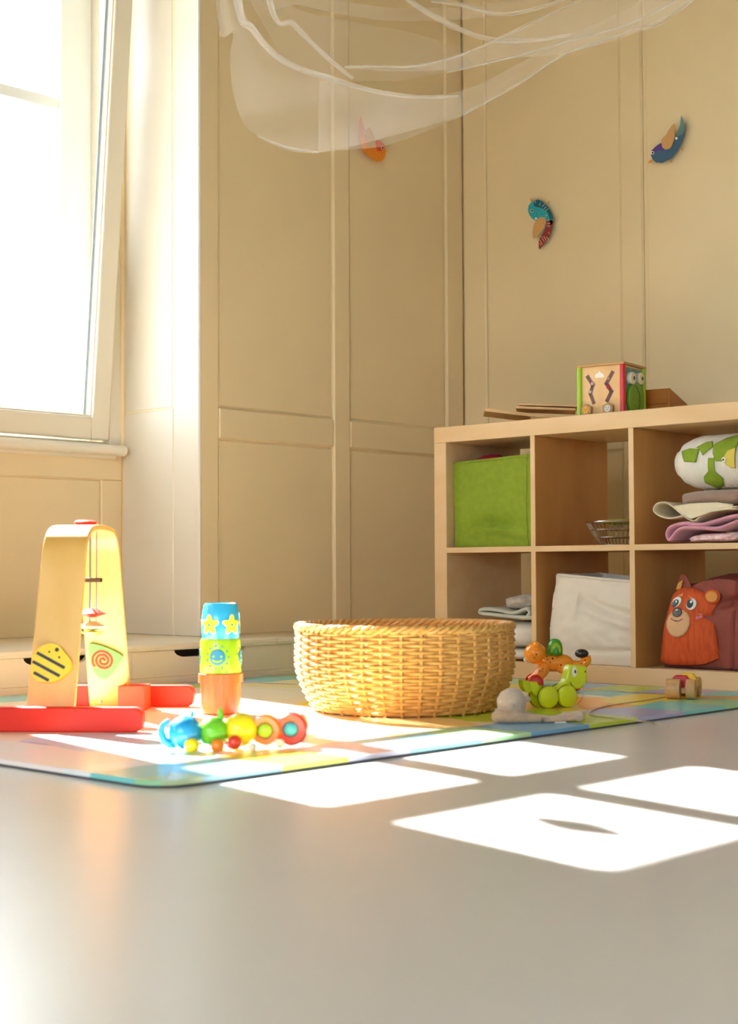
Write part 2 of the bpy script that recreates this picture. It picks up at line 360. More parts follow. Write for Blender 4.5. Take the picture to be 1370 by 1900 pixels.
# ================================================================== PLAY MAT
MZ = .012
mx0, mx1, my0, my1 = -3.352, -1.800, 1.455, 3.505
BORD = [(1.44, '#b9cfa0'), (1.54, '#8fd0ea'), (1.711, '#d3dc3c'), (1.87, '#c3c6de'), (2.024, '#79d0d8'), (2.231, '#a5d3a3'), (2.383, '#6aa9d4'), (2.586, '#b6cc2b'), (2.767, '#a9aed6'), (2.953, '#74cbc9'), (3.131, '#96cf9c'), (3.3, '#e9b25c')]
BLOBS = [(-2.10, 2.98, .26, .17, .3, '#f5a21c'), (-2.16, 3.30, .30, .13, -.2, '#6cc3c8'), (-2.32, 2.70, .34, .30, .6, '#f2cf48'), (-2.05, 2.62, .14, .16, 0, '#bcd032'), (-2.03, 3.22, .12, .2, .1, '#f4d44a'),
         (-2.45, 3.38, .2, .09, 0, '#e98f4a'), (-2.75, 3.25, .3, .2, .2, '#f2d23a'), (-3.05, 3.05, .3, .22, .5, '#f2e2a0'), (-3.2, 3.3, .18, .22, 0, '#6fc7bd'), (-2.6, 2.1, .35, .4, .3, '#f4efdc'),
         (-2.25, 1.72, .22, .2, .2, '#bfe0ee'), (-2.9, 1.8, .3, .25, .2, '#f6d8c0'), (-2.1, 2.25, .2, .24, .1, '#f3cf86'), (-2.95, 2.5, .25, .3, .8, '#f3ead0'), (-2.02, 2.02, .12, .14, 0, '#f0ecd4')]
FISH = [(-2.13, 3.33, .085, .022, .25, '#4a4f57'), (-2.35, 3.22, .05, .02, .2, '#5b6c80'), (-1.98, 2.90, .05, .012, .4, '#c25a64'), (-3.1, 2.93, .07, .012, .3, '#8f86b5'), (-2.9, 3.1, .07, .012, .1, '#e5583a'), (-3.15, 3.2, .06, .008, .5, '#45605f')]
def mat_col(x, y):
    d = min(x-mx0, mx1-x, y-my0, my1-y)
    if d < .17+.012*math.sin(23*(x+y)):
        s = y if min(x-mx0, mx1-x) <= min(y-my0, my1-y) else (x-mx0)*1.1+1.5
        if y < my0+.17 and x < -1.98: return ['#e6eef0', '#dfeaf2', '#f0ece4', '#e4efe6', '#f1e8e4'][int((x-mx0)/.26) % 5]  # front left border paled: window glare put into the print
        c = BORD[0][1]
        for a, h in BORD:
            if s+.06*(x-mx1 if x > -2.6 else 0) >= a: c = h
        return c
    c = '#efe6c6'  # base and sunlit blobs paled: sun wash-out put into the print colour
    for L in (BLOBS, FISH):
        for (cx, cy_, rx, ry, a, h) in L:
            u = (x-cx)*math.cos(a)+(y-cy_)*math.sin(a); v = -(x-cx)*math.sin(a)+(y-cy_)*math.cos(a)
            if (u/rx)**2+(v/ry)**2 < 1+.25*nz(x*9, y*9): c = h
    return c
mat_t = empty('play_mat', (-2.576, 2.48, 0), 'large colourful foam play mat with pastel bordered print lying on the floor', 'play mat')
foam = mat('mat_foam_edge', '#3b3f4c', .7)
MB().prism([(mx0, my0+.06), (mx0+.06, my0), (mx1-.06, my0), (mx1-.035, my0+.006), (mx1-.006, my0+.035), (mx1, my0+.06), (mx1, my1), (mx0, my1)], lambda x, y: (x, y, .0005), lambda x, y: (x, y, .004)).build('backing', foam, mat_t)
nx_, ny_ = 300, 400
vv = []; ff = []
def corner(x, y):   # rounded mat corners
    r = .06
    cx = min(max(x, mx0+r), mx1-r); cy_ = min(max(y, my0+r), my1-r); d = math.hypot(x-cx, y-cy_)
    if d > r and x != cx and y != cy_: return cx+(x-cx)*r/d, cy_+(y-cy_)*r/d
    return x, y
cols = []
for j in range(ny_+1):
    for i in range(nx_+1):
        x = mx0+(mx1-mx0)*i/nx_; y = my0+(my1-my0)*j/ny_
        cols.append(srgb(mat_col(x, y))); a, b = corner(x, y); vv.append((a, b, MZ))
for j in range(ny_):
    for i in range(nx_): k = j*(nx_+1)+i; ff.append((k, k+1, k+nx_+2, k+nx_+1))
rim = [i for i in range(nx_+1)]+[j*(nx_+1)+nx_ for j in range(1, ny_+1)]+[ny_*(nx_+1)+i for i in range(nx_-1, -1, -1)]+[j*(nx_+1) for j in range(ny_-1, 0, -1)]
base = len(vv)
for k in rim: vv.append((vv[k][0], vv[k][1], .004)); cols.append(cols[k])
for q in range(len(rim)): q2 = (q+1) % len(rim); ff.append((rim[q2], rim[q], base+q, base+q2))
me = bpy.data.meshes.new('printed_surface'); me.from_pydata([tuple(Vector(p)-Vector((-2.576, 2.48, 0))) for p in vv], [], ff)
ca = me.color_attributes.new('print', 'FLOAT_COLOR', 'POINT')
ca.data.foreach_set('color', [c for t in cols for c in t])
pm = bpy.data.materials.new('mat_print'); pm.use_nodes = True; nt = pm.node_tree; bs = nt.nodes['Principled BSDF']
at_ = nt.nodes.new('ShaderNodeAttribute'); at_.attribute_name = 'print'; nt.links.new(at_.outputs['Color'], bs.inputs['Base Color'])
bs.inputs['Roughness'].default_value = .26; bs.inputs['Specular IOR Level'].default_value = .7
me.materials.append(pm); o = bpy.data.objects.new('printed_surface', me); col.objects.link(o); o.parent = mat_t

# ================================================================== SHELVING UNIT
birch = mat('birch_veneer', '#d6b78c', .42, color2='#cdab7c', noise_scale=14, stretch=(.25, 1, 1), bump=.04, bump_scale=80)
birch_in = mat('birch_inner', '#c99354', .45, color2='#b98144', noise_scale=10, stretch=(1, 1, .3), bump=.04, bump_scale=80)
SX0, SY0, SY1 = -3.084, 3.650, 4.040
CELL, TH, FR = .335, .0166, .0504
ZT = .7369; ZM = ZT-CELL; ZMB = ZM-TH; ZB = ZMB-CELL; ZF = ZB-FR
ZTOP = ZT+FR; SXL = SX0-FR; SXR = SX0+4*CELL+3*TH+FR
sh = empty('shelving_unit', ((SXL+SXR)/2, 3.845, 0), 'pale birch cube shelving unit of two rows standing by the panelled wall', 'shelf')
def SB(a, b, name, m=birch, bev=.0015): return MB().box(a, b).build(name, m, sh, bevel=bev, seg=1)
SB((SXL, SY0, ZT), (SXR, SY1, ZTOP), 'top_board'); SB((SXL, SY0, 0), (SXR, SY1, ZB), 'bottom_board')
SB((SXL, SY0+.0005, ZB), (SX0, SY1, ZT), 'side_panel'); SB((SXR-FR, SY0+.0005, ZB), (SXR, SY1, ZT), 'side_panel')
for i in range(1, 4):
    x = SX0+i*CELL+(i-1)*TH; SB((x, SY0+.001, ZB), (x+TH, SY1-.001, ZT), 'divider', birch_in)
    MB().box((x, SY0, ZB), (x+TH, SY0+.0012, ZT)).build('edge_band', birch, sh)
for i in range(4):
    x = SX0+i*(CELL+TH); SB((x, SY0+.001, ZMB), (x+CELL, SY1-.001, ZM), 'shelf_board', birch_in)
    MB().box((x, SY0+.0002, ZMB), (x+CELL, SY0+.0014, ZM)).build('edge_band', birch, sh)
def cellx(i): return SX0+i*(CELL+TH)

# ---- helpers for cloth
def ribbon(profile, y0, y1, th, name, m, parent=None, lab=None, cat=None, wob=.004, taper=0, ny=10, seed=0, sub=1):
    """folded cloth: a profile in x-z swept along y, with thickness"""
    P = spline([(p[0], p[1], 0) for p in profile], 6); n = len(P)-1
    def fn(u, v):
        p = P[min(n, round(u*n))]; y = y0+(y1-y0)*v
        k = wob*nz(p[0]*14+seed, y*14, p[1]*20+seed); k2 = wob*nz(p[0]*12-seed, y*9, 5+p[1]*12)
        return (p[0]+k2, y+wob*1.5*nz(u*5+seed, seed, v), p[1]+k*.8)
    mb = MB(); mb.grid(fn, n, ny)
    if parent is None:
        zs = [v_[2] for v_ in mb.v]; c = (sum(v_[0] for v_ in mb.v)/len(mb.v), (y0+y1)/2, min(zs))
        o = mb.build(name, m, smooth=True, ang=0, solid=th, loc=c, sub=sub); tag(o, lab, cat)
    else: o = mb.build(name, m, parent, smooth=True, ang=0, solid=th, sub=sub)
    return o
def bag(name, quad, y_front, depth, m, loc, lab, cat, disp, nu=28, nv=28, back_shrink=.9, top_open=False):
    """soft fabric box: front quad (bl, br, tr, tl in x-z) + sides, displaced by disp(u,v)->dy"""
    bl, br, tr, tl = [Vector((p[0], p[1])) for p in quad]
    t = empty(name, loc, lab, cat)
    def q(u, v): return (bl*(1-u)+br*u)*(1-v)+(tl*(1-u)+tr*u)*v
    cx = (bl.x+br.x+tl.x+tr.x)/4
    def front(u, v): p = q(u, v); return (p.x, y_front+disp(u, v), p.y)
    mb = MB(); mb.grid(front, nu, nv)
    def sidef(u0):
        def fn(s, v):
            p = q(u0, v); e = 0
            return (cx+(p.x-cx)*(1-(1-back_shrink)*s)+e*(1-abs(2*v-1)), y_front+disp(u0, v)*(1-s)+depth*s, p.y+.004*v*nz(s*5, v*5, u0))
        return fn
    mb.grid(sidef(0), 10, nv); mb.grid(sidef(1), 10, nv)
    def backf(u, v): p = q(u, v); return (cx+(p.x-cx)*back_shrink, y_front+depth, p.y)
    mb.grid(backf, nu, nv)
    def botf(u, s): p = q(u, 0); return (cx+(p.x-cx)*(1-(1-back_shrink)*s), y_front+disp(u, 0)*(1-s)+depth*s, p.y)
    mb.grid(botf, nu, 10)
    return t, mb, front

# ---- green fabric bin in the upper left cell
p1, p2 = onY(845, 1012, 3.685), onY(983, 1012, 3.685); t1, t2 = onY(841.5, 858, 3.685), onY(981, 842, 3.685)
x0, x1 = cellx(0)+.030, cellx(0)+CELL-.010
green_f = mat('green_felt', '#7f9622', .85, noise_amt=.12, noise_scale=60, bump=.3, bump_scale=500)
def gd(u, v): 
    d = .006*math.sin(u*3.1)*math.sin(v*3.1)
    d -= .018*math.exp(-((v-(.17+.12*math.sin(u*3.3)))/.05)**2)*math.sin(math.pi*min(1, u*1.05))
    d += .014*math.exp(-((v-(.10+.1*math.sin(u*3.3)))/.05)**2)*math.sin(math.pi*u)
    return -d*1.0+.004*nz(u*6, v*6)+.003*nz(u*14, v*14)
t, mb, fr = bag('storage_bin', [(p1.x, ZM+.001), (cellx(0)+CELL-.006, ZM+.001), (cellx(0)+CELL-.008, t2.z), (t1.x, t1.z)], 3.685, .30, green_f, (p1.x+.14, 3.82, ZM), 'green felt storage bin in the upper left cube of the birch shelf', 'storage bin', gd, back_shrink=.97)
mb.build('body', green_f, t, smooth=True, ang=50)
seam = [Vector(fr(u/20, .985))+Vector((0, -.002, -.002)) for u in range(21)]
MB().tube(seam, .0022, 6).build('hem', green_f, t, smooth=True)
seam = [Vector(fr(.90, v/20))+Vector((0, -.001, 0)) for v in range(21)]
MB().tube(seam, .0018, 6).build('seam', green_f, t, smooth=True)
# something magenta poking out of the bin
c = onY(898, 845, 3.80); c.z = min(c.z, ZT-.016)
mb = MB(); mb.grid(lambda u, v: (c.x-.010+.11*u, 3.74+.14*v+.004*nz(u*8, v*8), c.z-.05+.05*math.sin(math.pi*min(1, .2+u*.8))*(.6+.4*math.sin(math.pi*v))+.008*nz(u*9, v*9, 3)), 16, 16)
tag(mb.build('felt_cloth', mat('magenta_felt', '#b0123f', .8), smooth=True, ang=0, solid=.004, loc=(c.x, 3.81, c.z-.05)), 'magenta felt cloth poking out of the green storage bin', 'cloth')

# ---- chrome wire basket in the upper middle cube
chrome = mat('chrome_wire', (.80, .78, .75), .22, metal=1)
wx0 = onY(1084, 966, 3.80).x; wc = Vector((wx0+.112, 3.845, ZM)); wh = onY(1110, 967, 3.75).z-ZM-.002
wbk = empty('wire_basket', wc, 'small round chrome wire basket in the upper middle cube', 'basket')
ra, rb_ = .112, .072
def ringp(r, z, n=40): return [(wc.x+r*math.cos(2*math.pi*k/n), wc.y+r*math.sin(2*math.pi*k/n), wc.z+z) for k in range(n)]
MB().tube(ringp(ra, wh), .0034, 8, closed=True).build('rim', chrome, wbk, smooth=True)
for (fr_) in (.35, .68): MB().tube(ringp(rb_+(ra-rb_)*fr_, wh*fr_), .0019, 6, closed=True).build('hoop', chrome, wbk, smooth=True)
MB().tube(ringp(rb_, .003), .0024, 6, closed=True).build('hoop', chrome, wbk, smooth=True)
wm = None
for k in range(44):
    a = 2*math.pi*k/44
    if wm is None:
        w_ = MB().tube([(wc.x+rb_, wc.y, wc.z+.003), (wc.x+ra, wc.y, wc.z+wh)], .0012, 5).build('wire', chrome, wbk, smooth=True); wm = w_
    else:
        w_ = wm.copy(); col.objects.link(w_); w_.parent = wbk
    w_.rotation_euler = (0, 0, a)
MB().lathe([(0, .0015), (rb_, .0015), (rb_, .0035), (0, .0035)], 32, wc).build('base_plate', chrome, wbk)
lid = MB().lathe([(0, 0), (.064, .0), (.072, .005), (.070, .012), (0, .013)], 36, (wc.x+.012, wc.y+.0, ZM+wh-.006))
tag(lid.build('lid', mat('green_plastic', '#7ea023', .4), smooth=True, loc=(wc.x, wc.y, ZM+wh-.006)), 'green round lid lying on top of the chrome wire basket', 'lid')

# ---- upper right cube: folded blankets and a rolled quilt
pinkw = mat('pink_plush', '#d9a3a6', .95, color2='#f2e3dd', noise_scale=90, bump=.9, bump_scale=160)
pink = mat('pink_fleece', '#d48fa4', .95, noise_amt=.12, noise_scale=50, bump=.4, bump_scale=400, sheen=.5)
creamc = mat('cream_towel', '#ddcfae', .95, noise_amt=.1, noise_scale=40, bump=.5, bump_scale=500)
taupe = mat('taupe_fleece', '#9a7f6c', .95, noise_amt=.1, noise_scale=50, bump=.4, bump_scale=400, sheen=.3)
YB = 3.672
def Q(px, py, y=YB): p = onY(px, py, y); return (p.x, p.z)
CR = cellx(2)+CELL-.014
def lay(x): return (CR, x)
zpl = Q(1300, 985)[1]
px0, pz1 = Q(1268, 998)[0], Q(1310, 988)[1]
def plump(q_, p):
    f = lambda t, e: math.copysign(abs(t)**e, t)
    h = 1+.06*nz(p[0]*5, p[1]*5, p[2]*4)+.05*nz(p[0]*14, p[1]*14, p[2]*9)
    return Vector((f(p[0], .35)*(CR-px0)/2*min(h, 1.02), f(p[1], .35)*.13*h, f(p[2], .7)*(pz1-ZM-.004)/2*min(1.0, h)+.006*p[0]*(1+p[2])))
pb_ = MB(); pb_.ball(((CR+px0)/2, YB+.137, (pz1+ZM)/2+.001), 1, 60, 36, fn=plump)
pb_ = tag(pb_.build('plush_blanket', pinkw, smooth=True, ang=0, loc=((CR+px0)/2, YB+.137, ZM)), 'mottled pink and white plush blanket at the bottom of the folded pile', 'blanket')
ribbon([(CR, Q(1366, 966)[1]), Q(1330, 981), Q(1300, 979), Q(1270, 979), Q(1256, 986), Q(1243, 1002), Q(1238, 990), Q(1246, 977), Q(1270, 971), Q(1300, 973), Q(1325, 967), Q(1345, 961), (CR, Q(1366, 956)[1])], YB-.004, 3.94, .011, 'fleece_blanket', pink, lab='pink fleece blanket folded in a loop below the cream towel', cat='blanket', seed=5, wob=.003)
towel_o = ribbon([(CR, Q(1366, 944)[1]), Q(1320, 947), Q(1270, 956), Q(1243, 961), Q(1224, 957), Q(1214, 948), Q(1220, 936), Q(1235, 933), Q(1252, 942), Q(1285, 966), Q(1300, 958), Q(1330, 944), (CR, Q(1366, 940)[1])], YB-.006, 3.93, .006, 'towel', creamc, lab='cream towel with an open rolled loop hanging over the pink fleece', cat='towel', seed=9, wob=.003)
tx0, tx1, tz0, tz1 = Q(1249, 920)[0], CR+.006, Q(1310, 938)[1], Q(1310, 908)[1]
def tlump(q_, p):
    f = lambda t, e: math.copysign(abs(t)**e, t)
    h = 1+.05*nz(p[0]*2.5, p[1]*2.5, p[2]*2)+.02*nz(p[0]*7, p[1]*7, p[2]*7)
    return Vector((f(p[0], .35)*(tx1-tx0)/2*min(h, 1), f(p[1], .35)*.13*h, f(p[2], .8)*(tz1-tz0)/2*min(h, 1.0)))
tb_ = empty('folded_blanket', ((tx0+tx1)/2, YB+.14, tz0), 'taupe fleece blanket folded flat under the rolled white quilt', 'blanket')
MB().ball(((tx0+tx1)/2, YB+.142, (tz0+tz1)/2), 1, 44, 28, fn=tlump).build('fold', taupe, tb_, smooth=True, ang=0)
# rolled quilt
quilt_m = mat('white_quilt', '#d6d3c8', .9, noise_amt=.06, noise_scale=30, bump=1.0, bump_scale=70, stretch=(2.2, 1, .35))
qt = empty('rolled_quilt', (Q(1330, 906)[0], 3.79, Q(1330, 906)[1]), 'rolled white quilt with green leaf patches on top of the folded blankets', 'quilt')
qx0 = Q(1236, 850)[0]; qx1 = CR; zc_ = (Q(1310, 906)[1]+Q(1310, 803)[1])/2; qr = (Q(1310, 803)[1]-Q(1310, 906)[1])/2
def qrad(x):
    s = (x-qx0)/(qx1-qx0)
    if s < .12: return qr*(.48+.10*math.sin(s/.12*math.pi/2))
    return qr*min(1, .78+.22*math.sin(min(1, (s-.12)/.28)*math.pi/2))
YQ = 3.672+qr*1.05
def qsurf(x, z):    # front surface y for given x,z
    r = qrad(x); d = max(0, 1-((z-zc_)/r)**2); return YQ-r*1.05*math.sqrt(d)
mb = MB(); NU, NV = 80, 48
def qf(u, v):
    x = qx0+(qx1-qx0)*u; r = qrad(x)*(1 if 0 < u else .7); a = 2*math.pi*v; w = 1+.035*nz(x*30, math.cos(a)*2, math.sin(a)*2)+.012*math.sin(x*190+2*math.sin(a*2))*(.5+.5*nz(x*9, a))
    return (x, YQ-r*1.05*w*math.cos(a), zc_+r*w*math.sin(a))
mb.grid(qf, NU, NV)
o0 = [qf(0, j/NV) for j in range(NV)]; mb.add(o0, [tuple(range(NV))])
mb.build('roll', quilt_m, qt, smooth=True, ang=60)
leafg = mat('green_patch', '#829c1c', .85, noise_amt=.2, noise_scale=50, bump=.3, bump_scale=300)
def patch(poly, name, m, off=.004, parent=qt, surf=qsurf, y=YB):
    P2 = [Q(px, py, y) for px, py in poly]; cx_ = sum(p[0] for p in P2)/len(P2); cz = sum(p[1] for p in P2)/len(P2)
    vv_ = []; ff_ = []; K = 6
    P3 = []
    for i in range(len(P2)):
        a, b = P2[i], P2[(i+1) % len(P2)]
        for k in range(4): P3.append((a[0]+(b[0]-a[0])*k/4, a[1]+(b[1]-a[1])*k/4))
    n_ = len(P3)
    for k in range(K+1):
        s = k/K
        for (a, b) in P3:
            x = cx_+(a-cx_)*s; z = cz+(b-cz)*s; vv_.append((x, surf(x, z)-off, z))
    for k in range(K):
        for i in range(n_): ff_.append((k*n_+i, k*n_+(i+1) % n_, (k+1)*n_+(i+1) % n_, (k+1)*n_+i))
    mb_ = MB(); mb_.add(vv_, ff_); return mb_.build(name, m, parent, smooth=True, ang=0, solid=.002)
patch([(1250, 939), (1280, 934), (1330, 932), (1361, 936), (1361, 944), (1322, 950), (1302, 958), (1287, 963), (1268, 954)], 'flap', creamc, 0, towel_o, lambda x, z: YB-.012+.03*max(0, (z-Q(1290, 960)[1])/.03)*.4, YB)
patch([(1260, 837), (1278, 832), (1297, 833), (1293, 858), (1270, 857)], 'leaf_patch', leafg)
patch([(1290, 830), (1305, 820), (1316, 818), (1322, 828), (1311, 838), (1305, 845), (1299, 835)], 'leaf_patch', leafg)
patch([(1316, 850), (1327, 850), (1326, 875), (1337, 888), (1330, 900), (1315, 905), (1300, 895), (1303, 884), (1314, 874)], 'leaf_patch', leafg)
patch([(1322, 824), (1340, 812), (1366, 803), (1367, 822), (1366, 828), (1350, 840), (1345, 856), (1330, 856), (1324, 842)], 'leaf_patch', leafg)
patch([(1366, 830), (1352, 836), (1345, 850), (1349, 862), (1358, 868), (1366, 869)], 'head_patch', mat('yellow_patch', '#cdb84e', .85), off=.007)
patch([(1343, 851), (1347, 848), (1351, 852), (1350, 857), (1345, 858)], 'eye_patch', mat('white_felt', '#e8e6dc', .8), off=.010)
patch([(1345.5, 852), (1347, 851.5), (1348.5, 853), (1347.5, 855), (1346, 855)], 'pupil_patch', mat('black_felt', '#221c18', .8), off=.013)

# ---- lower left cube: pillows and a grey blanket (below, partly behind the basket)
pil = mat('white_cotton', '#d9d2c4', .85, noise_amt=.05, noise_scale=20, bump=.3, bump_scale=60)
def pillow(x0, x1, y0, y1, z0, z1, lab, m=pil):
    c = ((x0+x1)/2, (y0+y1)/2, (z0+z1)/2); hx, hy, hz = (x1-x0)/2, (y1-y0)/2, (z1-z0)/2
    def fn(q, p):
        e = .55; f = lambda t: math.copysign(abs(t)**e, t)
        return Vector((f(p[0])*hx, f(p[1])*hy, math.copysign(abs(p[2])**.75, p[2])*hz*(1+.05*nz(p[0]*3, p[1]*3, p[2]*3+x0))))
    mb = MB(); mb.ball(c, 1, 36, 24, fn=fn); o = mb.build('pillow', m, smooth=True, ang=0, loc=(c[0], c[1], z0)); return tag(o, lab, 'pillow')
a0 = cellx(0)+.09; a1 = cellx(0)+CELL-.004
zp0 = onY(970, 1154, 3.70).z; zp1 = onY(970, 1203, 3.70).z
pillow(a0+.03, a1, 3.665, 3.98, ZB+.001, zp1-.001, 'white pillow at the bottom of the lower left cube')
pillow(a0, a1, 3.67, 3.98, zp1, zp0, 'white pillow directly under the grey blanket in the lower left cube')
greyb = mat('grey_blanket', '#8e8279', .95, color2='#b7aea3', noise_scale=40, bump=.6, bump_scale=250, sheen=.3)
hemg = mat('pale_grey_fleece', '#bdbcae', .95, bump=.6, bump_scale=300)
Yg = 3.69
def G(px, py): return Q(px, py, Yg)
gb = empty('grey_blanket', (G(940, 1150)[0], 3.8, zp0), 'grey plush blanket with pale lining folded on the white pillow', 'blanket')
ribbon([(a1-.002, G(984, 1145)[1]), G(955, 1145), G(920, 1141), G(893, 1138), G(890, 1134), G(897, 1130), G(925, 1132), G(950, 1138), G(968, 1132), G(978, 1130), G(983, 1136), G(978, 1143)], Yg-.006, 3.92, .013, 'lining', hemg, gb, seed=1, wob=.003)
gx0, gx1, gz0, gz1 = G(922, 1120)[0], a1-.003, G(940, 1134)[1]+.007, G(970, 1104)[1]
def glump(q_, p):
    f = lambda t, e: math.copysign(abs(t)**e, t)
    h = 1+.10*nz(p[0]*2.5, p[1]*2.5, p[2]*2)+.04*nz(p[0]*8, p[1]*8, p[2]*8)
    return Vector((f(p[0], .55)*(gx1-gx0)/2*min(h, 1.0), f(p[1], .5)*.11*h, f(p[2], .7)*(gz1-gz0)/2*h+(p[0]*.006)))
MB().ball(((gx0+gx1)/2, Yg+.118, (gz0+gz1)/2), 1, 44, 28, fn=glump).build('pile', greyb, gb, smooth=True, ang=0)

# ---- lower middle cube: white canvas bag
canv = mat('white_canvas', '#d7cdbd', .85, noise_amt=.05, noise_scale=15, bump=.25, bump_scale=300)
def cd(u, v):
    d = -.018*math.sin(math.pi*min(1, u*.9+.1))*math.sin(math.pi*min(1, v*1.15)) if v < .87 else 0
    k = .72-.30*max(0, u-.32)                                    # diagonal crease
    if u > .30: d += .016*math.exp(-((v-k-.03)/.06)**2)*min(1, (u-.3)*6) - .010*math.exp(-((v-k+.06)/.06)**2)*min(1, (u-.3)*5)
    d += .02*max(0, v-.70)/.3*(.5+u*.5)
    d += -.008*math.exp(-((u-.33)/.02)**2)*(1 if .5 < v < .85 else .3)
    d += .006*nz(u*4, v*4, 7)+.0035*nz(u*11, v*11, 2)
    d += .008*math.exp(-((v-.13-.05*u)/.03)**2)*min(1, u*2)
    return d
YC = 3.690
c0, c1, c2, c3 = onY(1020, 1233, YC), onY(1170, 1235, YC), onY(1166, 1078, YC), onY(1030, 1064, YC)
t, mb, fr = bag('canvas_bag', [(c0.x, ZB+.001), (cellx(1)+CELL-.004, ZB+.001), (cellx(1)+CELL-.006, c2.z), (c3.x, c3.z)], YC, .24, canv, ((c0.x+c1.x)/2, 3.8, ZB), 'slouching white canvas bag in the lower middle cube', 'bag', cd, 40, 40, .92)
mb.build('body', canv, t, smooth=True, ang=60)
MB().tube([Vector(fr(u/24, .975))+Vector((0, -.002, 0)) for u in range(25)], .0016, 5).build('hem', canv, t, smooth=True)
# ---- lower right cube: bear bag
bearr = mat('bear_orange', '#b8400f', .8, color2='#cc561c', noise_scale=60, stretch=(3, 1, .35), bump=.2, bump_scale=200)
burg = mat('burgundy_canvas', '#8c4234', .75, noise_amt=.08, noise_scale=30, bump=.3, bump_scale=250)
YR = 3.700
def B(px, py, y=YR): return Q(px, py, y)
bb = empty('bear_bag', (B(1290, 1235)[0], 3.82, ZB), 'orange fabric bag printed with a bear face in the lower right cube', 'bag')
fl_pts = [(1226, 1226), (1232, 1180), (1240, 1140), (1247, 1104), (1256, 1093), (1270, 1090), (1285, 1091), (1300, 1098), (1318, 1106), (1332, 1118), (1326, 1128), (1322, 1140), (1327, 1155), (1331, 1180), (1333, 1205), (1333, 1222), (1310, 1232), (1280, 1234), (1245, 1233)]
def bsurf(x, z):
    u = (x-B(1226, 1200)[0])/(B(1333, 1200)[0]-B(1226, 1200)[0]); v = (z-ZB)/(B(1280, 1092)[1]-ZB); u = min(1, max(0, u)); v = min(1.1, max(0, v))
    y = YR-.022*math.sin(math.pi*u)*math.sin(math.pi*min(1, v*.9+.08)) + .03*max(0, v-.55)
    y += .016*math.exp(-((v-.70+.22*(u-.55))/.035)**2)*max(0, min(1, (u-.5)*5))
    y += .012*math.exp(-((v-.16-.10*(u-.6))/.05)**2)*max(0, min(1, (u-.45)*4))
    return y
patch(fl_pts, 'front', bearr, 0, bb, bsurf, YR)
# burgundy body behind the printed front
mb = MB()
def gus(u, v):   # wraps from the left edge of the front round the back to the right
    L = [(1228, 1234), (1233, 1180), (1243, 1125), (1252, 1095), (1268, 1094), (1290, 1092), (1310, 1088), (1335, 1086), (1366, 1092), (1367, 1234)]
    return None
xl, xr_ = B(1229, 1230)[0], cellx(2)+CELL-.005
hL, hM, hR = B(1256, 1093)[1], B(1310, 1081)[1], B(1366, 1088)[1]
def top_h(s): return hL*(1-s)**2+2*(hM+.03)*s*(1-s)+hR*s*s
def bf(u, v):
    x = xl+.004+(xr_-xl-.004)*u; s = min(1, max(0, (u-.12)/.88)); h = top_h(s)-ZB
    lean = .035*(1-u)*v
    y = YR+.012+.05*max(0, v-.6)*(1-u)-.012*math.sin(math.pi*u)*math.sin(math.pi*v)+.004*nz(u*5, v*5, 1)
    if u > .72: y += -.012*math.sin((u-.72)/.28*math.pi/2)+.010*math.exp(-((u-.80-.05*v)/.02)**2)
    y += .022*math.exp(-((v-.74-.25*(u-.7))/.05)**2)*max(0, min(1, (u-.55)*5))
    return (x+lean, y, ZB+.002+h*v)
mb.grid(bf, 40, 36)
def bt(u, s): p = bf(u, 1); return (p[0], p[1]+.20*s, p[2]+.014*math.sin(math.pi*s)+.004*nz(u*6, s*6))
mb.grid(bt, 40, 12)
def bl_(s, v): p = bf(0, v); return (p[0]+.01*math.sin(math.pi*s)-.0*s, p[1]+.20*s, p[2])
mb.grid(bl_, 12, 36)
mb.grid(lambda s, v: (bf(1, v)[0], bf(1, v)[1]+.20*s, bf(1, v)[2]), 12, 36); mb.grid(lambda u, v: (bf(u, v)[0], YR+.21, bf(u, v)[2]), 40, 36)
mb.build('body', burg, bb, smooth=True, ang=60)
MB().tube([Vector(bf(u/30, .012))+Vector((0, -.004, 0)) for u in range(31)], .003, 6).build('piping', mat('maroon_piping', '#5a211f', .7), bb, smooth=True)
def ell(cx, cy_, rx, ry, rot=0, n=14): return [(cx+rx*math.cos(a)*math.cos(rot)-ry*math.sin(a)*math.sin(rot), cy_+rx*math.cos(a)*math.sin(rot)+ry*math.sin(a)*math.cos(rot)) for a in [2*math.pi*k/n for k in range(n)]]
tanf = mat('bear_muzzle', '#d0a377', .8); eyew = mat('eye_white', '#d8dccf', .6); eyeb = mat('eye_navy', '#1d2430', .4); nose_m = mat('nose_brown', '#33211c', .4)
fp = lambda poly, n, m, off: patch(poly, n, m, off, bb, bsurf, YR)
fp([(p[0], p[1]) for p in ell(1265, 1156, 23.5, 26, .1)], 'muzzle', tanf, .003)
fp(ell(1257.5, 1117, 8.2, 10.5, .55), 'eye', eyew, .003); fp(ell(1286, 1121, 9.2, 10.6, -.1), 'eye', eyew, .003)
fp(ell(1256, 1119, 5.2, 7.5, .55), 'iris', eyeb, .0055); fp(ell(1284, 1120, 5.6, 8, -.1), 'iris', eyeb, .0055)
fp(ell(1258.5, 1116, 1.8, 2.4), 'eye_glint', eyew, .008); fp(ell(1286.5, 1116.5, 2, 2.6), 'eye_glint', eyew, .008)
fp(ell(1263, 1136, 9.2, 8.5), 'nose', nose_m, .006); fp(ell(1263, 1131.5, 2.6, 1.6), 'nose_glint', eyew, .009)
mouth = [(1252, 1147), (1256, 1150), (1261, 1151), (1262, 1153), (1264, 1151), (1269, 1152), (1275, 1148)]
MB().tube([(Q(px, py, YR)[0], bsurf(*Q(px, py, YR))-.007, Q(px, py, YR)[1]) for px, py in mouth], .0009, 5).build('mouth', nose_m, bb)
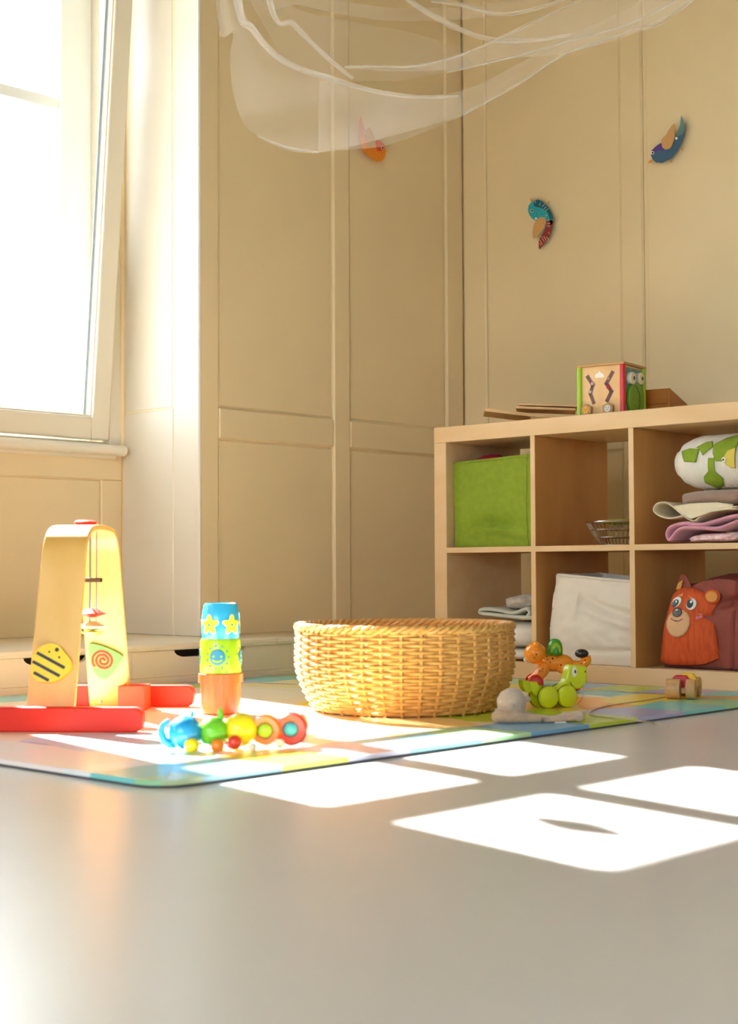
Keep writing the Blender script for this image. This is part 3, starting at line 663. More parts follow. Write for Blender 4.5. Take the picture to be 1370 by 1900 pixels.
fp(ell(1299.5, 1143.5, 4.4, 5.2), 'cheek', mat('cheek_pink', '#cf8089', .8), .003)
fp([(1276, 1104), (1282, 1107), (1291, 1110), (1295, 1117), (1290, 1112), (1281, 1109)], 'eyebrow', mat('brow_orange', '#dd8447', .8), .003)
fp([(1258, 1105), (1264, 1102), (1268, 1100), (1268, 1106), (1262, 1107)], 'eyebrow', MATS['brow_orange'], .003)
# ears
def earsurf(x, z): return YR+.012
patch(ell(1324, 1107, 15, 14), 'ear', bearr, .016, bb, earsurf, YR); patch(ell(1324, 1107, 11.5, 10.5), 'ear_inner', mat('ear_tan', '#cd8a41', .8), .020, bb, earsurf, YR)
patch([(1250, 1095), (1254, 1075), (1258, 1065), (1267, 1068), (1274, 1082), (1278, 1091), (1266, 1092)], 'ear', burg, .002, bb, lambda x, z: YR+.022, YR)
patch([(1250, 1094), (1254, 1082), (1263, 1076), (1261, 1087), (1258, 1094)], 'ear_inner', MATS['ear_tan'], .008, bb, lambda x, z: YR+.022, YR)
# ================================================================== TOYS ON THE MAT
red_l = mat('red_lacquer', '#e0260c', .45, spec=.3)
bw_wood = mat('bent_beech', '#e4b262', .38, color2='#daa550', noise_scale=20, stretch=(1, 1, .12), coat=.2)
yel_l = mat('yellow_lacquer', '#f2c60d', .35); blk = mat('black_lacquer', '#221a18', .4)
def local(px, py, ox, oy, s): return ((px-ox)*s, (oy-py)*s)

# ---- wicker basket
wick = mat('wicker', '#c48d47', .45, color2='#d8a85f', noise_scale=60, transl=.05)
wick2 = mat('wicker_stake', '#cf9d55', .5, transl=.04)
bc = Vector((-2.318, 2.592, MZ)); BH = .186
bk = empty('wicker_basket', bc, 'large round wicker basket with a braided rim on the play mat', 'basket')
def brad(z):
    t = z/BH; return .206+.043*math.sin(min(1, t*1.55)*math.pi/2)-.006*max(0, t-.6)
NS, NR = 36, 24
for r_ in range(NR):
    z = .008+(BH-.014)*r_/(NR-1); pts = []
    for k in range(NS*4):
        a = 2*math.pi*k/(NS*4); w = .0048*math.cos(NS/2*a*1.0*2/2*1.0+math.pi*(r_ % 2))
        rr = brad(z)+w; pts.append((bc.x+rr*math.cos(a), bc.y+rr*math.sin(a), bc.z+z+.0012*nz(a*3, r_)))
    MB().tube(pts, .0037, 6, closed=True).build('weaver', wick, bk, smooth=True)
stake = None
for k in range(NS):
    a = 2*math.pi*(k)/NS
    if stake is None:
        stake = MB().tube([(bc.x+brad(BH*i/10), bc.y, bc.z+.002+BH*i/10) for i in range(11)], .0042, 6).build('stake', wick2, bk, smooth=True); s_ = stake
    else: s_ = stake.copy(); col.objects.link(s_); s_.parent = bk
    s_.rotation_euler = (0, 0, a)
for ph in range(3):
    pts = []
    for k in range(240):
        a = 2*math.pi*k/240; q = a*26+ph*2*math.pi/3; rr = brad(BH)+.0058*math.cos(q)
        pts.append((bc.x+rr*math.cos(a), bc.y+rr*math.sin(a), bc.z+BH+.005+.0058*math.sin(q)))
    MB().tube(pts, .0052, 6, closed=True).build('rim_strand', wick, bk, smooth=True)
MB().lathe([(0, .002), (.205, .002), (.205, .009), (0, .009)], 40, bc).build('base', wick, bk)

# ---- wooden activity arch
O = onZ(81, 1359, MZ); O.z += .0006; RZ = R(38.8)
ar = empty('activity_arch', O, 'bent wooden activity arch on two red bars with bee and spiral discs', 'toy', RZ)
def bar(y0, y1, x0, x1, h, name, sq=False):
    n = 6; r = .018
    pts = [(x0+r*(1-math.cos(t)), r*(1-math.sin(t))) for t in [R(90*k/n) for k in range(n+1)]]
    pts = [(x0, r)]+[(x0+r-r*math.cos(R(90*k/n)), r-r*math.sin(R(90*k/n))) for k in range(n+1)]
    pts += [(x1-r+r*math.sin(R(90*k/n)), r-r*math.cos(R(90*k/n))) for k in range(n+1)]
    pts += [(x1-r+r*math.cos(R(90*k/n)), h-r+r*math.sin(R(90*k/n))) for k in range(n+1)]
    pts += [(x0+r-r*math.sin(R(90*k/n)), h-r+r*math.cos(R(90*k/n))) for k in range(n+1)]
    return MB().prism(pts, lambda x, z: (x, y0, z), lambda x, z: (x, y1, z)).build(name, red_l, ar, world=False, bevel=.003, smooth=True)
FARY = .540
bar(0, .028, -.185, .200, .049, 'base_bar'); bar(FARY+.014, FARY+.042, -.19, .195, .050, 'base_bar')
H_ = .418
path = spline([(.036, 0), (.075, .12), (.118, .26), (.142, .345), (.160, .385), (.195, .408), (.25, H_-.003), (.33, H_-.003), (.388, .408), (.420, .385), (.438, .345), (.462, .26), (.505, .12), (FARY+.004, .0)], 5)
th = .006
def strip_side(sgn):
    out = []
    for i, p in enumerate(path):
        t = (path[min(i+1, len(path)-1)]-path[max(i-1, 0)]) if True else 0
        t = Vector((path[min(i+1, len(path)-1)][0]-path[max(i-1, 0)][0], path[min(i+1, len(path)-1)][1]-path[max(i-1, 0)][1])).normalized()
        out.append((p[0]-t[1]*th*sgn, p[1]+t[0]*th*sgn))
    return out
A_, B_ = strip_side(1), strip_side(-1); n_ = len(path)
mb = MB(); vv = []
def hw(z): return .050-.0035*z/H_
for (q, s) in ((A_, -1), (A_, 1), (B_, 1), (B_, -1)): vv += [(s*hw(p[1]), p[0], max(.0, p[1])) for p in q]
ff = []
for i in range(n_-1):
    for a, b in ((0, 1), (1, 2), (2, 3), (3, 0)): ff.append((a*n_+i, a*n_+i+1, b*n_+i+1, b*n_+i))
ff += [(0, n_, 2*n_, 3*n_), (n_-1, 2*n_-1, 3*n_-1, 4*n_-1)]
mb.add(vv, ff); mb.build('arch', bw_wood, ar, world=False, smooth=True, ang=45, bevel=.002)
def on_leg(z, far=False):   # outer front face point of near leg / inner face of far leg, with tilt
    pts = path[:n_//2] if not far else path[n_//2:]
    
    for i in range(len(pts)-1):
        a, b = pts[i], pts[i+1]
        if (a[1]-z)*(b[1]-z) <= 0 and a[1] != b[1]: return a[0]+(b[0]-a[0])*(z-a[1])/(b[1]-a[1])
    return pts[0][0]
def disc_part(cx, y, cz, tilt, poly, th_, name, m, lift=0, par=ar):
    c, s = math.cos(tilt), math.sin(tilt)
    def f(d): return lambda u, v: (cx+u, y-(d)*c+v*s, cz+v*c+d*s)
    return MB().prism(poly, f(lift), f(lift+th_)).build(name, m, par, world=False, bevel=0)
ty = on_leg(.130)-.0066; TL = .30
blob = [(.0405*(1+.07*math.cos(3*a+.6)+.03*math.cos(5*a))*math.cos(a), .0405*(1+.07*math.cos(3*a+.6)+.03*math.cos(5*a))*math.sin(a)) for a in [2*math.pi*k/40 for k in range(40)]]
bee = disc_part(-.006, ty, .130, TL, blob, .009, 'bee_disc', yel_l)
def stripe(x0, y0, x1, y1, w): 
    d = Vector((x1-x0, y1-y0)).normalized(); nrm = Vector((-d.y, d.x))*w/2
    return [(x0+nrm.x, y0+nrm.y), (x0-nrm.x, y0-nrm.y), (x1-nrm.x, y1-nrm.y), (x1+nrm.x, y1+nrm.y)]
k_ = .00107*.117/1.0
def bp(px, py): return ((px-795)*.000125, (655-py)*.000125)
for (a, b, c_, d) in ((560, 475, 1045, 730), (500, 620, 975, 865), (540, 805, 800, 940)):
    p, q = bp(a, b), bp(c_, d); disc_part(-.006, ty, .130, TL, stripe(p[0], p[1], q[0], q[1], .0062), .0008, 'bee_stripe', blk, .009, bee)
for (px, py, r_) in ((890, 425, 34), (765, 460, 18), (940, 552, 18)):
    c_ = bp(px, py); disc_part(-.006, ty, .130, TL, [(c_[0]+r_*.000125*math.cos(a), c_[1]+r_*.000125*math.sin(a)) for a in [2*math.pi*k/12 for k in range(12)]], .0008, 'bee_dot', blk, .009, bee)
fy = on_leg(.113, True)-.0068; TF = -.32
tri = [(p[0], p[1]) for p in loop([(-.036, .038), (-.010, .040), (.034, .020), (.040, .004), (.006, -.040), (-.014, -.042), (-.030, -.020)], 6)]
spd = disc_part(-.002, fy, .113, TF, tri, .008, 'spiral_disc', mat('lime_lacquer', '#437f26', .35))
sp_pts = []
for k in range(70):
    a = k/69*2*math.pi*2.6; r_ = .003+.023*k/69; u, v = -.004+r_*math.cos(a), .002+r_*math.sin(a); c, s = math.cos(TF), math.sin(TF)
    sp_pts.append((-.002+u, fy-.0085*c+v*s, .113+v*c+.0085*s))
MB().tube(sp_pts, .003, 6).build('spiral', mat('coral', '#d23a1a', .4), spd, world=False, smooth=True)
# open red box by the far foot
rb = MB(); x0, x1, y0, y1, hb = .036, .098, FARY-.075, FARY-.010, .056
for a, b in (((x0, y0, 0), (x1, y0+.006, hb)), ((x0, y1-.006, 0), (x1, y1, hb)), ((x0, y0, 0), (x0+.006, y1, hb)), ((x1-.006, y0, 0), (x1, y1, hb)), ((x0, y0, 0), (x1, y1, .006))): rb.box(a, b)
rb.build('cup_box', mat('orange_red_plastic', '#e4502a', .35, transl=.25), ar, world=False, bevel=.002)
MB().lathe([(0, 0), (.004, 0), (.004, .003), (0, .004)], 12, (-.022, FARY-.012, .012)).build('screw', steel, ar, world=False)
# hanging spinner under the top
MB().lathe([(.0, 0), (.020, 0), (.024, .003), (.024, .008), (.018, .011), (0, .012)], 24, (.006, .29, H_+.003)).build('top_knob', red_l, ar, world=False, smooth=True)
MB().tube([(.022, .27, H_-.008), (.022, .27, .205)], .0025, 8).build('rod', steel, ar, world=False, smooth=True); MB().tube([(.036, .27, H_-.008), (.036, .27, .205)], .0016, 8).build('rod', steel, ar, world=False, smooth=True)
MB().box((.002, .262, .296), (.048, .278, .306)).build('cross_bar', blk, ar, world=False, bevel=.002)
for (z, r_, m_, nm) in ((.228, .030, red_l, 'red_cone'), (.200, .029, mat('mint', '#9fd8c8', .3), 'mint_cone')):
    MB().lathe([(0, .012), (.012, .010), (r_, .001), (r_, -.001), (.012, -.007), (0, -.009)], 28, (.027, .27, z)).build(nm, m_, ar, world=False, smooth=True)
MB().lathe([(0, .004), (.027, .0), (.012, -.007), (0, -.008)], 28, (.027, .27, .188)).build('yellow_cone', yel_l, ar, world=False, smooth=True)

# ---- stacking cups (three things)
cc = onZ(406, 1328, MZ); cc = Vector((cc.x-.033, cc.y+.035, MZ))
orn = mat('orange_plastic', '#dd5f26', .3, coat=.3, transl=.04); lim = mat('lime_plastic', '#8fc01c', .3, coat=.3, transl=.05); blu = mat('blue_plastic', '#2aa6dc', .25, coat=.3)
def cup(name, prof, m, z, lab):
    t = empty(name, (cc.x, cc.y, MZ+z), lab, 'toy cup', group='stacked toy cups'); MB().lathe(prof, 48, (cc.x, cc.y, MZ+z)).build('body', m, t, smooth=True, ang=40); return t
c1_ = cup('stacking_cup', [(0, 0), (.040, 0), (.0445, .004), (.0452, .070), (.0505, .0705), (.0505, .090), (.0475, .091), (.0475, .086), (0, .086)], orn, 0, 'orange toy cup at the bottom of the three cup tower')
c2_ = cup('stacking_cup', [(0, 0), (.0455, 0), (.0468, .003), (.0455, .072), (.0430, .077), (.042, .077), (.041, .073), (0, .073)], lim, .0915, 'lime yellow toy cup with blue smiling sun in the middle of the tower')
c3_ = cup('stacking_cup', [(0, 0), (.0405, 0), (.0425, .003), (.0408, .068), (.0385, .071), (.0385, .078), (.035, .083), (.031, .080), (0, .079)], blu, .0690+.0915+.0015+.0025, 'blue toy cup with yellow flower stars on top of the tower')
view_a = math.atan2(-cc.y, -cc.x)           # direction from cup towards camera
def wrap(poly, r, a0, z0, name, m, par, lift):
    P3 = []
    for i in range(len(poly)):
        a, b = poly[i], poly[(i+1) % len(poly)]
        for k in range(3): P3.append((a[0]+(b[0]-a[0])*k/3, a[1]+(b[1]-a[1])*k/3))
    cx_ = sum(p[0] for p in P3)/len(P3); cz = sum(p[1] for p in P3)/len(P3); vv_ = []; n = len(P3); K = 5
    for k in range(K+1):
        for p in P3:
            u = cx_+(p[0]-cx_)*k/K; v = cz+(p[1]-cz)*k/K; a = a0+u/r
            vv_.append((cc.x+(r+lift)*math.cos(a), cc.y+(r+lift)*math.sin(a), MZ+z0+v))
    ff_ = [(k*n+i, k*n+(i+1) % n, (k+1)*n+(i+1) % n, (k+1)*n+i) for k in range(K) for i in range(n)]
    mb_ = MB(); mb_.add(vv_, ff_); return mb_.build(name, m, par, smooth=True, ang=0, solid=.0004)
def circ(x, y, r, n=16): return [(x+r*math.cos(2*math.pi*k/n), y+r*math.sin(2*math.pi*k/n)) for k in range(n)]
def star(r): 
    return [(r*(.79+.21*math.cos(5*a))*math.sin(a), r*(.79+.21*math.cos(5*a))*math.cos(a)) for a in [2*math.pi*k/50 for k in range(50)]]
starm = mat('star_yellow', '#f8d92f', .4); starw = mat('star_rim', '#f6efc9', .4); navy = mat('print_blue', '#157fb0', .4)
for k in range(5):
    a0 = view_a+.62+k*2*math.pi/5
    wrap(star(.0245), .0425, a0, .164+.036, 'star_rim', starw, c3_, .0004); wrap(star(.0215), .0425, a0, .164+.036, 'star', starm, c3_, .0009); wrap(circ(0, 0, .003), .0425, a0, .164+.036, 'star_eye', navy, c3_, .0014)
for k in range(4):
    a0 = view_a-.16+k*math.pi/2
    if k in (0, 1, 3):
        s0 = wrap(circ(0, 0, .0175, 24), .0468, a0, .0915+.037, 'sun_face', navy, c2_, .0005)
        for e in (-1, 1): wrap(circ(e*.0085, .002, .0027), .0468, a0, .0915+.037, 'sun_eye', lim, c2_, .0011)
        wrap([(-.012*math.cos(t), -.004-.0085*math.sin(t)) for t in [math.pi*i/10 for i in range(11)]]+[(.012*math.cos(t), -.004-.0035*math.sin(t)) for t in [math.pi*i/10 for i in range(1, 10)]], .0468, a0, .0915+.037, 'sun_mouth', lim, c2_, .0011)
        for j in range(11):
            b = 2*math.pi*j/11; wrap(circ(.0255*math.cos(b), .0255*math.sin(b), .0021, 8), .0468, a0, .0915+.037, 'sun_dot', navy, c2_, .0005)

# ---- wooden caterpillar
def gp(px, py): p = onZ(px, py, MZ); return p
tail_p, head_p = gp(305, 1396), gp(543, 1388)
ct = empty('caterpillar_toy', (tail_p+head_p)/2, 'wooden pull-along caterpillar of blue green yellow orange and red beads', 'toy')
ax = (head_p-tail_p).normalized(); sd = Vector((ax.y, -ax.x, 0))     # towards camera
if sd.dot(-head_p) < 0: sd = -sd
def cpos(px): t = (px-305)/(543-305); return tail_p.lerp(head_p, t)
catc = {'b': mat('bead_blue', '#1f93cf', .3, coat=.3), 'g': mat('bead_green', '#6fbe2a', .3, coat=.3), 'y': mat('bead_yellow', '#f0d51a', .3, coat=.3), 'o': mat('bead_orange', '#ef7f1d', .3, coat=.3), 'r': mat('bead_red', '#e2352a', .3, coat=.3)}
for px, r_, z, k in ((343, .0300, .034, 'b'), (395, .0275, .033, 'g'), (445, .0305, .036, 'y')):
    p = cpos(px); MB().ball((p.x, p.y, MZ+z), r_, 28, 18).build('body_bead', catc[k], ct, smooth=True, ang=0)
def facing_ring(px, z, r_, rin, m, inner, name):
    p = cpos(px)+Vector((0, 0, z)); d = (sd*.92+ax*-.25).normalized(); u = Vector((-d.y, d.x, 0)); w = Vector((0, 0, 1))
    prof = [(0, -.013), (r_*.8, -.013), (r_, -.007), (r_, .006), (r_*.86, .014), (rin, .013), (rin, .007), (0, .007)]
    mb_ = MB(); n = 32; vv_ = []
    for (a, h) in prof:
        for k in range(n): t = 2*math.pi*k/n; vv_.append(p+(u*math.cos(t)+w*math.sin(t))*a+d*h)
    ff_ = [(i*n+k, i*n+(k+1) % n, (i+1)*n+(k+1) % n, (i+1)*n+k) for i in range(len(prof)-1) for k in range(n)]
    mb_.add(vv_, ff_); o_ = mb_.build(name, m, ct, smooth=True, ang=50)
    MB().ball(tuple(p+d*.008), rin*.9, 20, 12).build('hub', inner, o_, smooth=True, ang=0)
facing_ring(492, .034, .0285, .0155, catc['o'], mat('bead_lime', '#b6d63a', .3), 'body_ring')
facing_ring(540, .035, .0305, .0150, catc['r'], mat('bead_teal', '#58b9c9', .3), 'body_ring')
for px, m_, r_, dz in ((351, 'y', .0135, 0), (398, 'o', .012, 0), (430, 'r', .0125, .004), (463, 'w', .0075, -.002), (514, 'w', .008, .004)):
    p = cpos(px)+sd*.030+Vector((0, 0, r_+.0005+max(0, dz))); m2 = catc.get(m_) or mat('bead_white', '#efe9dd', .3)
    MB().ball(tuple(p), (r_, r_, r_), 18, 12).build('wheel', m2, ct, smooth=True, ang=0)
    p = cpos(px)-sd*.030+Vector((0, 0, r_+.0005)); MB().ball(tuple(p), (r_, r_, r_), 18, 12).build('wheel', m2, ct, smooth=True, ang=0)
p = cpos(318); tl = [cpos(330)+Vector((0, 0, .018)), cpos(318)+Vector((0, 0, .014)), cpos(306)+Vector((0, 0, .020)), cpos(300)+Vector((0, 0, .035)), cpos(303)+Vector((0, 0, .048)), cpos(314)+Vector((0, 0, .056))]
sp_ = spline(tl, 6); MB().tube(sp_, [.010-.006*i/(len(sp_)-1) for i in range(len(sp_))], 10).build('tail', catc['b'], ct, smooth=True)
p = cpos(408); MB().lathe([(.007, 0), (.0055, .01), (.003, .020), (0, .023)], 14, (p.x, p.y, MZ+.055)).build('fin', catc['g'], ct, smooth=True)
p = cpos(356); MB().lathe([(.004, 0), (.003, .008), (0, .012)], 12, (p.x, p.y, MZ+.062)).build('fin', mat('bead_teal2', '#3fb6a6', .3), ct, smooth=True)
q0, q1 = cpos(330)+Vector((0, 0, .03)), cpos(545)+Vector((0, 0, .03)); MB().tube([q0, q1], .004, 8).build('spine', bw_wood, ct)
e0 = gp(560, 1362); MB().lathe([(0, 0), (.009, .002), (.0145, .012), (.0145, .022), (.009, .034), (.003, .040), (0, .041)], 22, (e0.x, e0.y, MZ)).build('pull_bead', mat('natural_wood', '#d9b075', .4), ct, smooth=True)
MB().tube(spline([(e0.x, e0.y, MZ+.040), (e0.x+.004, e0.y+.004, MZ+.050), (e0.x+.02, e0.y-.01, MZ+.004), tuple(cpos(552)+Vector((0, 0, .012)))], 8), .0012, 5).build('cord', catc['r'], ct, smooth=True)

# ---- orange spotted animal toy
def frame_toy(px, py, rz, name, lab):
    p = onZ(px, py, MZ); s = (p-CAM).dot(fwd)/F_PX; return empty(name, p, lab, 'toy', rz), s
ogr = mat('orange_gloss', '#fb9a17', .22, coat=.5); redg = mat('red_gloss', '#c8161a', .2, coat=.5); greeng = mat('green_gloss', '#3f9a2e', .2, coat=.5); limeg = mat('lime_gloss', '#9cc81f', .3); blkg = mat('black_gloss', '#1c1416', .18, coat=.5)
dg, S1 = frame_toy(1035, 1281, YAW, 'spotted_animal_toy', 'glossy orange spotted animal push toy with black tail tip and green button')
def d2(px, py): return ((px-1035)*S1, (1281-py)*S1)
def oball(px, py, r, name, m, y=0, sc=(1, 1, 1), par=dg):
    x, z = d2(px, py); return MB().ball((x, y, z), (r*S1*sc[0], r*S1*sc[1], r*S1*sc[2]), 28, 18).build(name, m, par, smooth=True, ang=0, world=False)
mb = MB()
bp_ = spline([(d2(1004, 1222)[0], 0, d2(1004, 1222)[1]), (d2(1016, 1229)[0], 0, d2(0, 1229)[1]), (d2(1032, 1230)[0], 0, d2(0, 1230)[1]), (d2(1048, 1229)[0], 0, d2(0, 1229)[1]), (d2(1060, 1234)[0], 0, d2(0, 1234)[1])], 6)
nb = len(bp_)
mb.tube(bp_, [S1*(8+8.5*math.sin(math.pi*(.12+.80*i/(nb-1)))) for i in range(nb)], 20)
mb.build('body', ogr, dg, smooth=True, ang=0, world=False)
hd = oball(994, 1212, 20.5, 'head', ogr, sc=(1, 1, .98))
oball(977, 1224, 7, 'muzzle', mat('cream_gloss', '#ecd9bd', .25), sc=(.7, 1, .8))
oball(995, 1196, 6, 'ear', ogr, y=-14*S1); oball(995, 1196, 6, 'ear', ogr, y=14*S1)
for sgn in (-1, 1):
    q = [(d2(1012, 1234)[0], sgn*8*S1, d2(0, 1234)[1]), (d2(1006, 1246)[0], sgn*11*S1, d2(0, 1246)[1]), (d2(994, 1258)[0], sgn*12*S1, d2(0, 1258)[1]), (d2(985, 1264)[0], sgn*12*S1, d2(0, 1264)[1])]
    q = spline(q, 5); MB().tube(q, [S1*(11-2.5*i/(len(q)-1)) for i in range(len(q))], 14).build('front_leg', ogr, dg, smooth=True, ang=60, world=False)
    oball(1045, 1238, 12, 'haunch', ogr, y=sgn*9*S1, sc=(1.1, .8, 1))
    q = spline([(d2(1048, 1240)[0], sgn*10*S1, d2(0, 1240)[1]), (d2(1058, 1254)[0], sgn*12*S1, d2(0, 1254)[1]), (d2(1062, 1266)[0], sgn*12*S1, d2(0, 1266)[1])], 5)
    MB().tube(q, S1*8.5, 14).build('hind_leg', ogr, dg, smooth=True, ang=60, world=False)
    for wx in (992, 1064):
        x, z = d2(wx, 1265.5); MB().lathe([(0, sgn*27*S1), (7*S1, sgn*26.5*S1), (13.5*S1, sgn*24.5*S1), (15*S1, sgn*22*S1), (15*S1, sgn*17*S1), (0, sgn*17*S1)], 28, (x, 0, z), axis='y').build('wheel', redg, dg, smooth=True, ang=50, world=False)
x, z = d2(1031, 1211)
bt_ = MB().lathe([(14.5*S1, -.006), (14.3*S1, 8*S1), (13*S1, 16*S1), (9.5*S1, 22.5*S1), (4*S1, 25.5*S1), (0, 26*S1)], 28, (x, 0, z)).build('press_button', greeng, dg, smooth=True, ang=0, world=False)
arch_p = [(-9, 1), (9, 1), (9, 8), (7.5, 13), (4, 17.5), (0, 19), (-4, 17.5), (-7.5, 13), (-9, 8)]
MB().prism(arch_p, lambda a, b: (x+a*S1, -(14.6-.10*max(0, b-6))*S1*math.sqrt(max(.05, 1-(a/15.5)**2))-.0002-.0, z+b*S1), lambda a, b: (x+a*S1, -(14.6-.10*max(0, b-6))*S1*math.sqrt(max(.05, 1-(a/15.5)**2))-.0016, z+b*S1)).build('button_panel', limeg, bt_, world=False)
MB().box((x-2*S1, -16.3*S1, z+2*S1), (x+2.5*S1, -15*S1, z+6*S1)).build('button_slot', greeng, bt_, world=False)
q = spline([(d2(1056, 1228)[0], 0, d2(0, 1230)[1]), (d2(1070, 1233)[0], 0, d2(0, 1233)[1]), (d2(1082, 1233)[0], 0, d2(0, 1233)[1]), (d2(1089, 1227)[0], 0, d2(0, 1227)[1]), (d2(1087, 1219)[0], 0, d2(0, 1219)[1])], 6)
tl_ = MB().tube(q, [S1*(6+4*i/(len(q)-1)) for i in range(len(q))], 16).build('tail', ogr, dg, smooth=True, ang=60, world=False)
xq, zq = d2(1080.5, 1213); 
MB().ball((xq, 0, zq), (13*S1, 10.5*S1, 8.5*S1), 24, 16).build('tail_tip', blkg, dg, smooth=True, ang=0, world=False)
for (px, py, r_, yy) in ((994, 1213, 1.7, 19.9), (987, 1215, 1, 18.5), (990, 1219, 1.2, 18.5), (1014, 1217, 1.4, 14), (1024.5, 1221, 1.8, 15.5), (1015, 1223, 1.1, 15), (1033, 1219, 1, 15), (1020, 1228, 1.1, 16.4), (999.5, 1243, 1.7, 21), (1006, 1240, 1.2, 20.5), (1005, 1245, 1.1, 21), (1039.5, 1233, 1.5, 18.2), (1085.5, 1224.5, 1.3, 9.6), (1079, 1231, 1.1, 8.4), (1086, 1231, .9, 9)):
    x_, z_ = d2(px, py); MB().ball((x_, -yy*S1, z_), (r_*S1, .8*S1, r_*S1), 10, 6).build('spot', blkg, dg, smooth=True, ang=0, world=False)

# ---- green dinosaur pull toy
DR = YAW+R(26)
dn, S2 = frame_toy(1030, 1312, DR, 'dinosaur_pull_toy', 'lime green wooden dinosaur pull toy on four round wheels')
CF = math.cos(R(26))
def e2(px, py): return ((px-1030)*S2/CF, (1312-py)*S2)
din = mat('dino_lime', '#c2cf0c', .38, coat=.25); dint = mat('dino_edge', '#c8d02a', .35, coat=.25)
prof = [(1047, 1262), (1051, 1246), (1055, 1237), (1060, 1234), (1072, 1236), (1083, 1237), (1089, 1241), (1090, 1254), (1087, 1268), (1078, 1278), (1066, 1280), (1058, 1278), (1051, 1284), (1046, 1296), (1036, 1300), (1014, 1300), (1002, 1297), (996, 1288), (1002, 1278), (1014, 1273), (1027, 1276), (1037, 1273)]
pl = [(p[0], p[1]) for p in loop([e2(*p) for p in prof], 4)]
MB().prism(pl, lambda x, z: (x, -.013, z), lambda x, z: (x, .013, z)).build('body', din, dn, world=False, bevel=.004, smooth=True, ang=50)
for (pts_) in ([(977, 1263), (991, 1263), (1001, 1280), (1000, 1293), (988, 1287), (979, 1278)], [(963, 1258), (975, 1261), (978, 1270), (980, 1283), (970, 1281), (964, 1272)]):
    MB().prism([e2(*p) for p in pts_], lambda x, z: (x, -.010, z), lambda x, z: (x, .010, z)).build('tail_segment', din, dn, world=False, bevel=.002)
for sgn in (-1, 1):
    for wx in (1007, 1044):
        x, z = e2(wx, 1291.5); wr = 20.4*S2
        w = MB().lathe([(0, sgn*.030), (wr*.82, sgn*.030), (wr*.95, sgn*.028), (wr, sgn*.024), (wr, sgn*.017), (0, sgn*.017)], 32, (x, 0, z), axis='y').build('wheel', din, dn, smooth=True, ang=40, world=False)
        MB().lathe([(wr*1.005, sgn*.0160), (wr*1.035, sgn*.0165), (wr*1.035, sgn*.0190), (wr*1.005, sgn*.0195)], 32, (x, 0, z), axis='y', cap=False).build('tyre', blk, w, smooth=True, world=False)
for sgn in (-1, 1):
    x, z = e2(1063, 1247)
    ey = MB().lathe([(0, sgn*.0132), (.0125, sgn*.0132), (.0125, sgn*.0139), (0, sgn*.0139)], 20, (x, 0, z), axis='y', sx=.55).build('eye', mat('eye_cream', '#e6e2cf', .4), dn, world=False)
    MB().lathe([(0, sgn*.0139), (.0042, sgn*.0139), (.0042, sgn*.0145), (0, sgn*.0145)], 14, (x+.002, 0, z), axis='y', sx=.6).build('pupil', blk, ey, world=False)
    x, z = e2(1085, 1248); MB().lathe([(0, sgn*.0132), (.0026, sgn*.0132), (.0026, sgn*.0138), (0, sgn*.0138)], 12, (x, 0, z), axis='y', sx=.6).build('nostril', blk, dn, world=False)
    MB().tube([(e2(px, py)[0], sgn*.0136, e2(px, py)[1]) for px, py in ((1055, 1266), (1056, 1271), (1058, 1273), (1060, 1274))], .0007, 5).build('smile', blk, dn, world=False)
for wx in (1007, 1044):
    x, z = e2(wx, 1291.5); MB().tube([(x, -.02, z), (x, .02, z)], .003, 8).build('axle', bw_wood, dn, world=False)
MB().tube(spline([(e2(1086, 1276)[0], 0, e2(0, 1276)[1]), (e2(1087, 1290)[0], 0, e2(0, 1290)[1]), (e2(1088, 1300)[0], .01, .014), (e2(1082, 1305)[0], .02, .0016), (e2(1070, 1308)[0], .03, .0012)], 6), .0008, 5).build('cord', mat('string', '#b9a58a', .8), dn, smooth=True, world=False)

# ---- grey soft doll
dl, S3 = frame_toy(975, 1338, YAW, 'soft_doll', 'fuzzy grey beige comforter doll with round head lying beside the basket')
fuzz = mat('grey_beige_plush', '#b39f8e', 1, noise_amt=.15, noise_scale=120, bump=1, bump_scale=350, sheen=.6)
fuzz2 = mat('beige_knit', '#b89a7c', 1, noise_amt=.15, noise_scale=120, bump=1, bump_scale=300, sheen=.5)
def f2(px, py): return ((px-975)*S3, (1338-py)*S3)
x, z = f2(951, 1308)
MB().ball((x, .01, z+.003), 1, 30, 20, fn=lambda q, p: Vector(p)*27.5*S3*(1+.05*nz(p[0]*3, p[1]*3, p[2]*3)+.03*nz(p[0]*9, p[1]*9, p[2]*9))).build('head', fuzz, dl, smooth=True, ang=0, world=False)
MB().ball((f2(978, 0)[0], .01, f2(0, 1298)[1]), (9*S3, 6*S3, 6*S3), 14, 10).build('ear', fuzz, dl, smooth=True, ang=0, world=False)
MB().ball((f2(949, 0)[0]-.002, -.021, z+.0), (7*S3, 5*S3, 5*S3), 14, 10).build('nose', fuzz, dl, smooth=True, ang=0, world=False)
def cl(u, v):
    x_ = f2(921+158*u, 0)[0]; e = .006*math.sin(u*17)+.004*nz(u*7, v*3)
    h = (.014+.006*math.sin(math.pi*u*2.2+.6)+.012*math.exp(-((u-.15)/.14)**2))*(.35+.65*math.sin(math.pi*min(1, v*1.02)))+.004*nz(u*9, v*6, 2)
    return (x_+.006*nz(v*5, u*2), -.035+.09*v*(1-.3*u)+e, max(.0028, h))
MB().grid(cl, 34, 16).build('blanket_body', fuzz2, dl, smooth=True, ang=0, world=False, solid=.004)
q = spline([(f2(921, 0)[0], -.02, .012), (f2(925, 0)[0], -.036, .012), (f2(945, 0)[0], -.040, .010), (f2(975, 0)[0], -.038, .009), (f2(1000, 0)[0], -.036, .008)], 6)
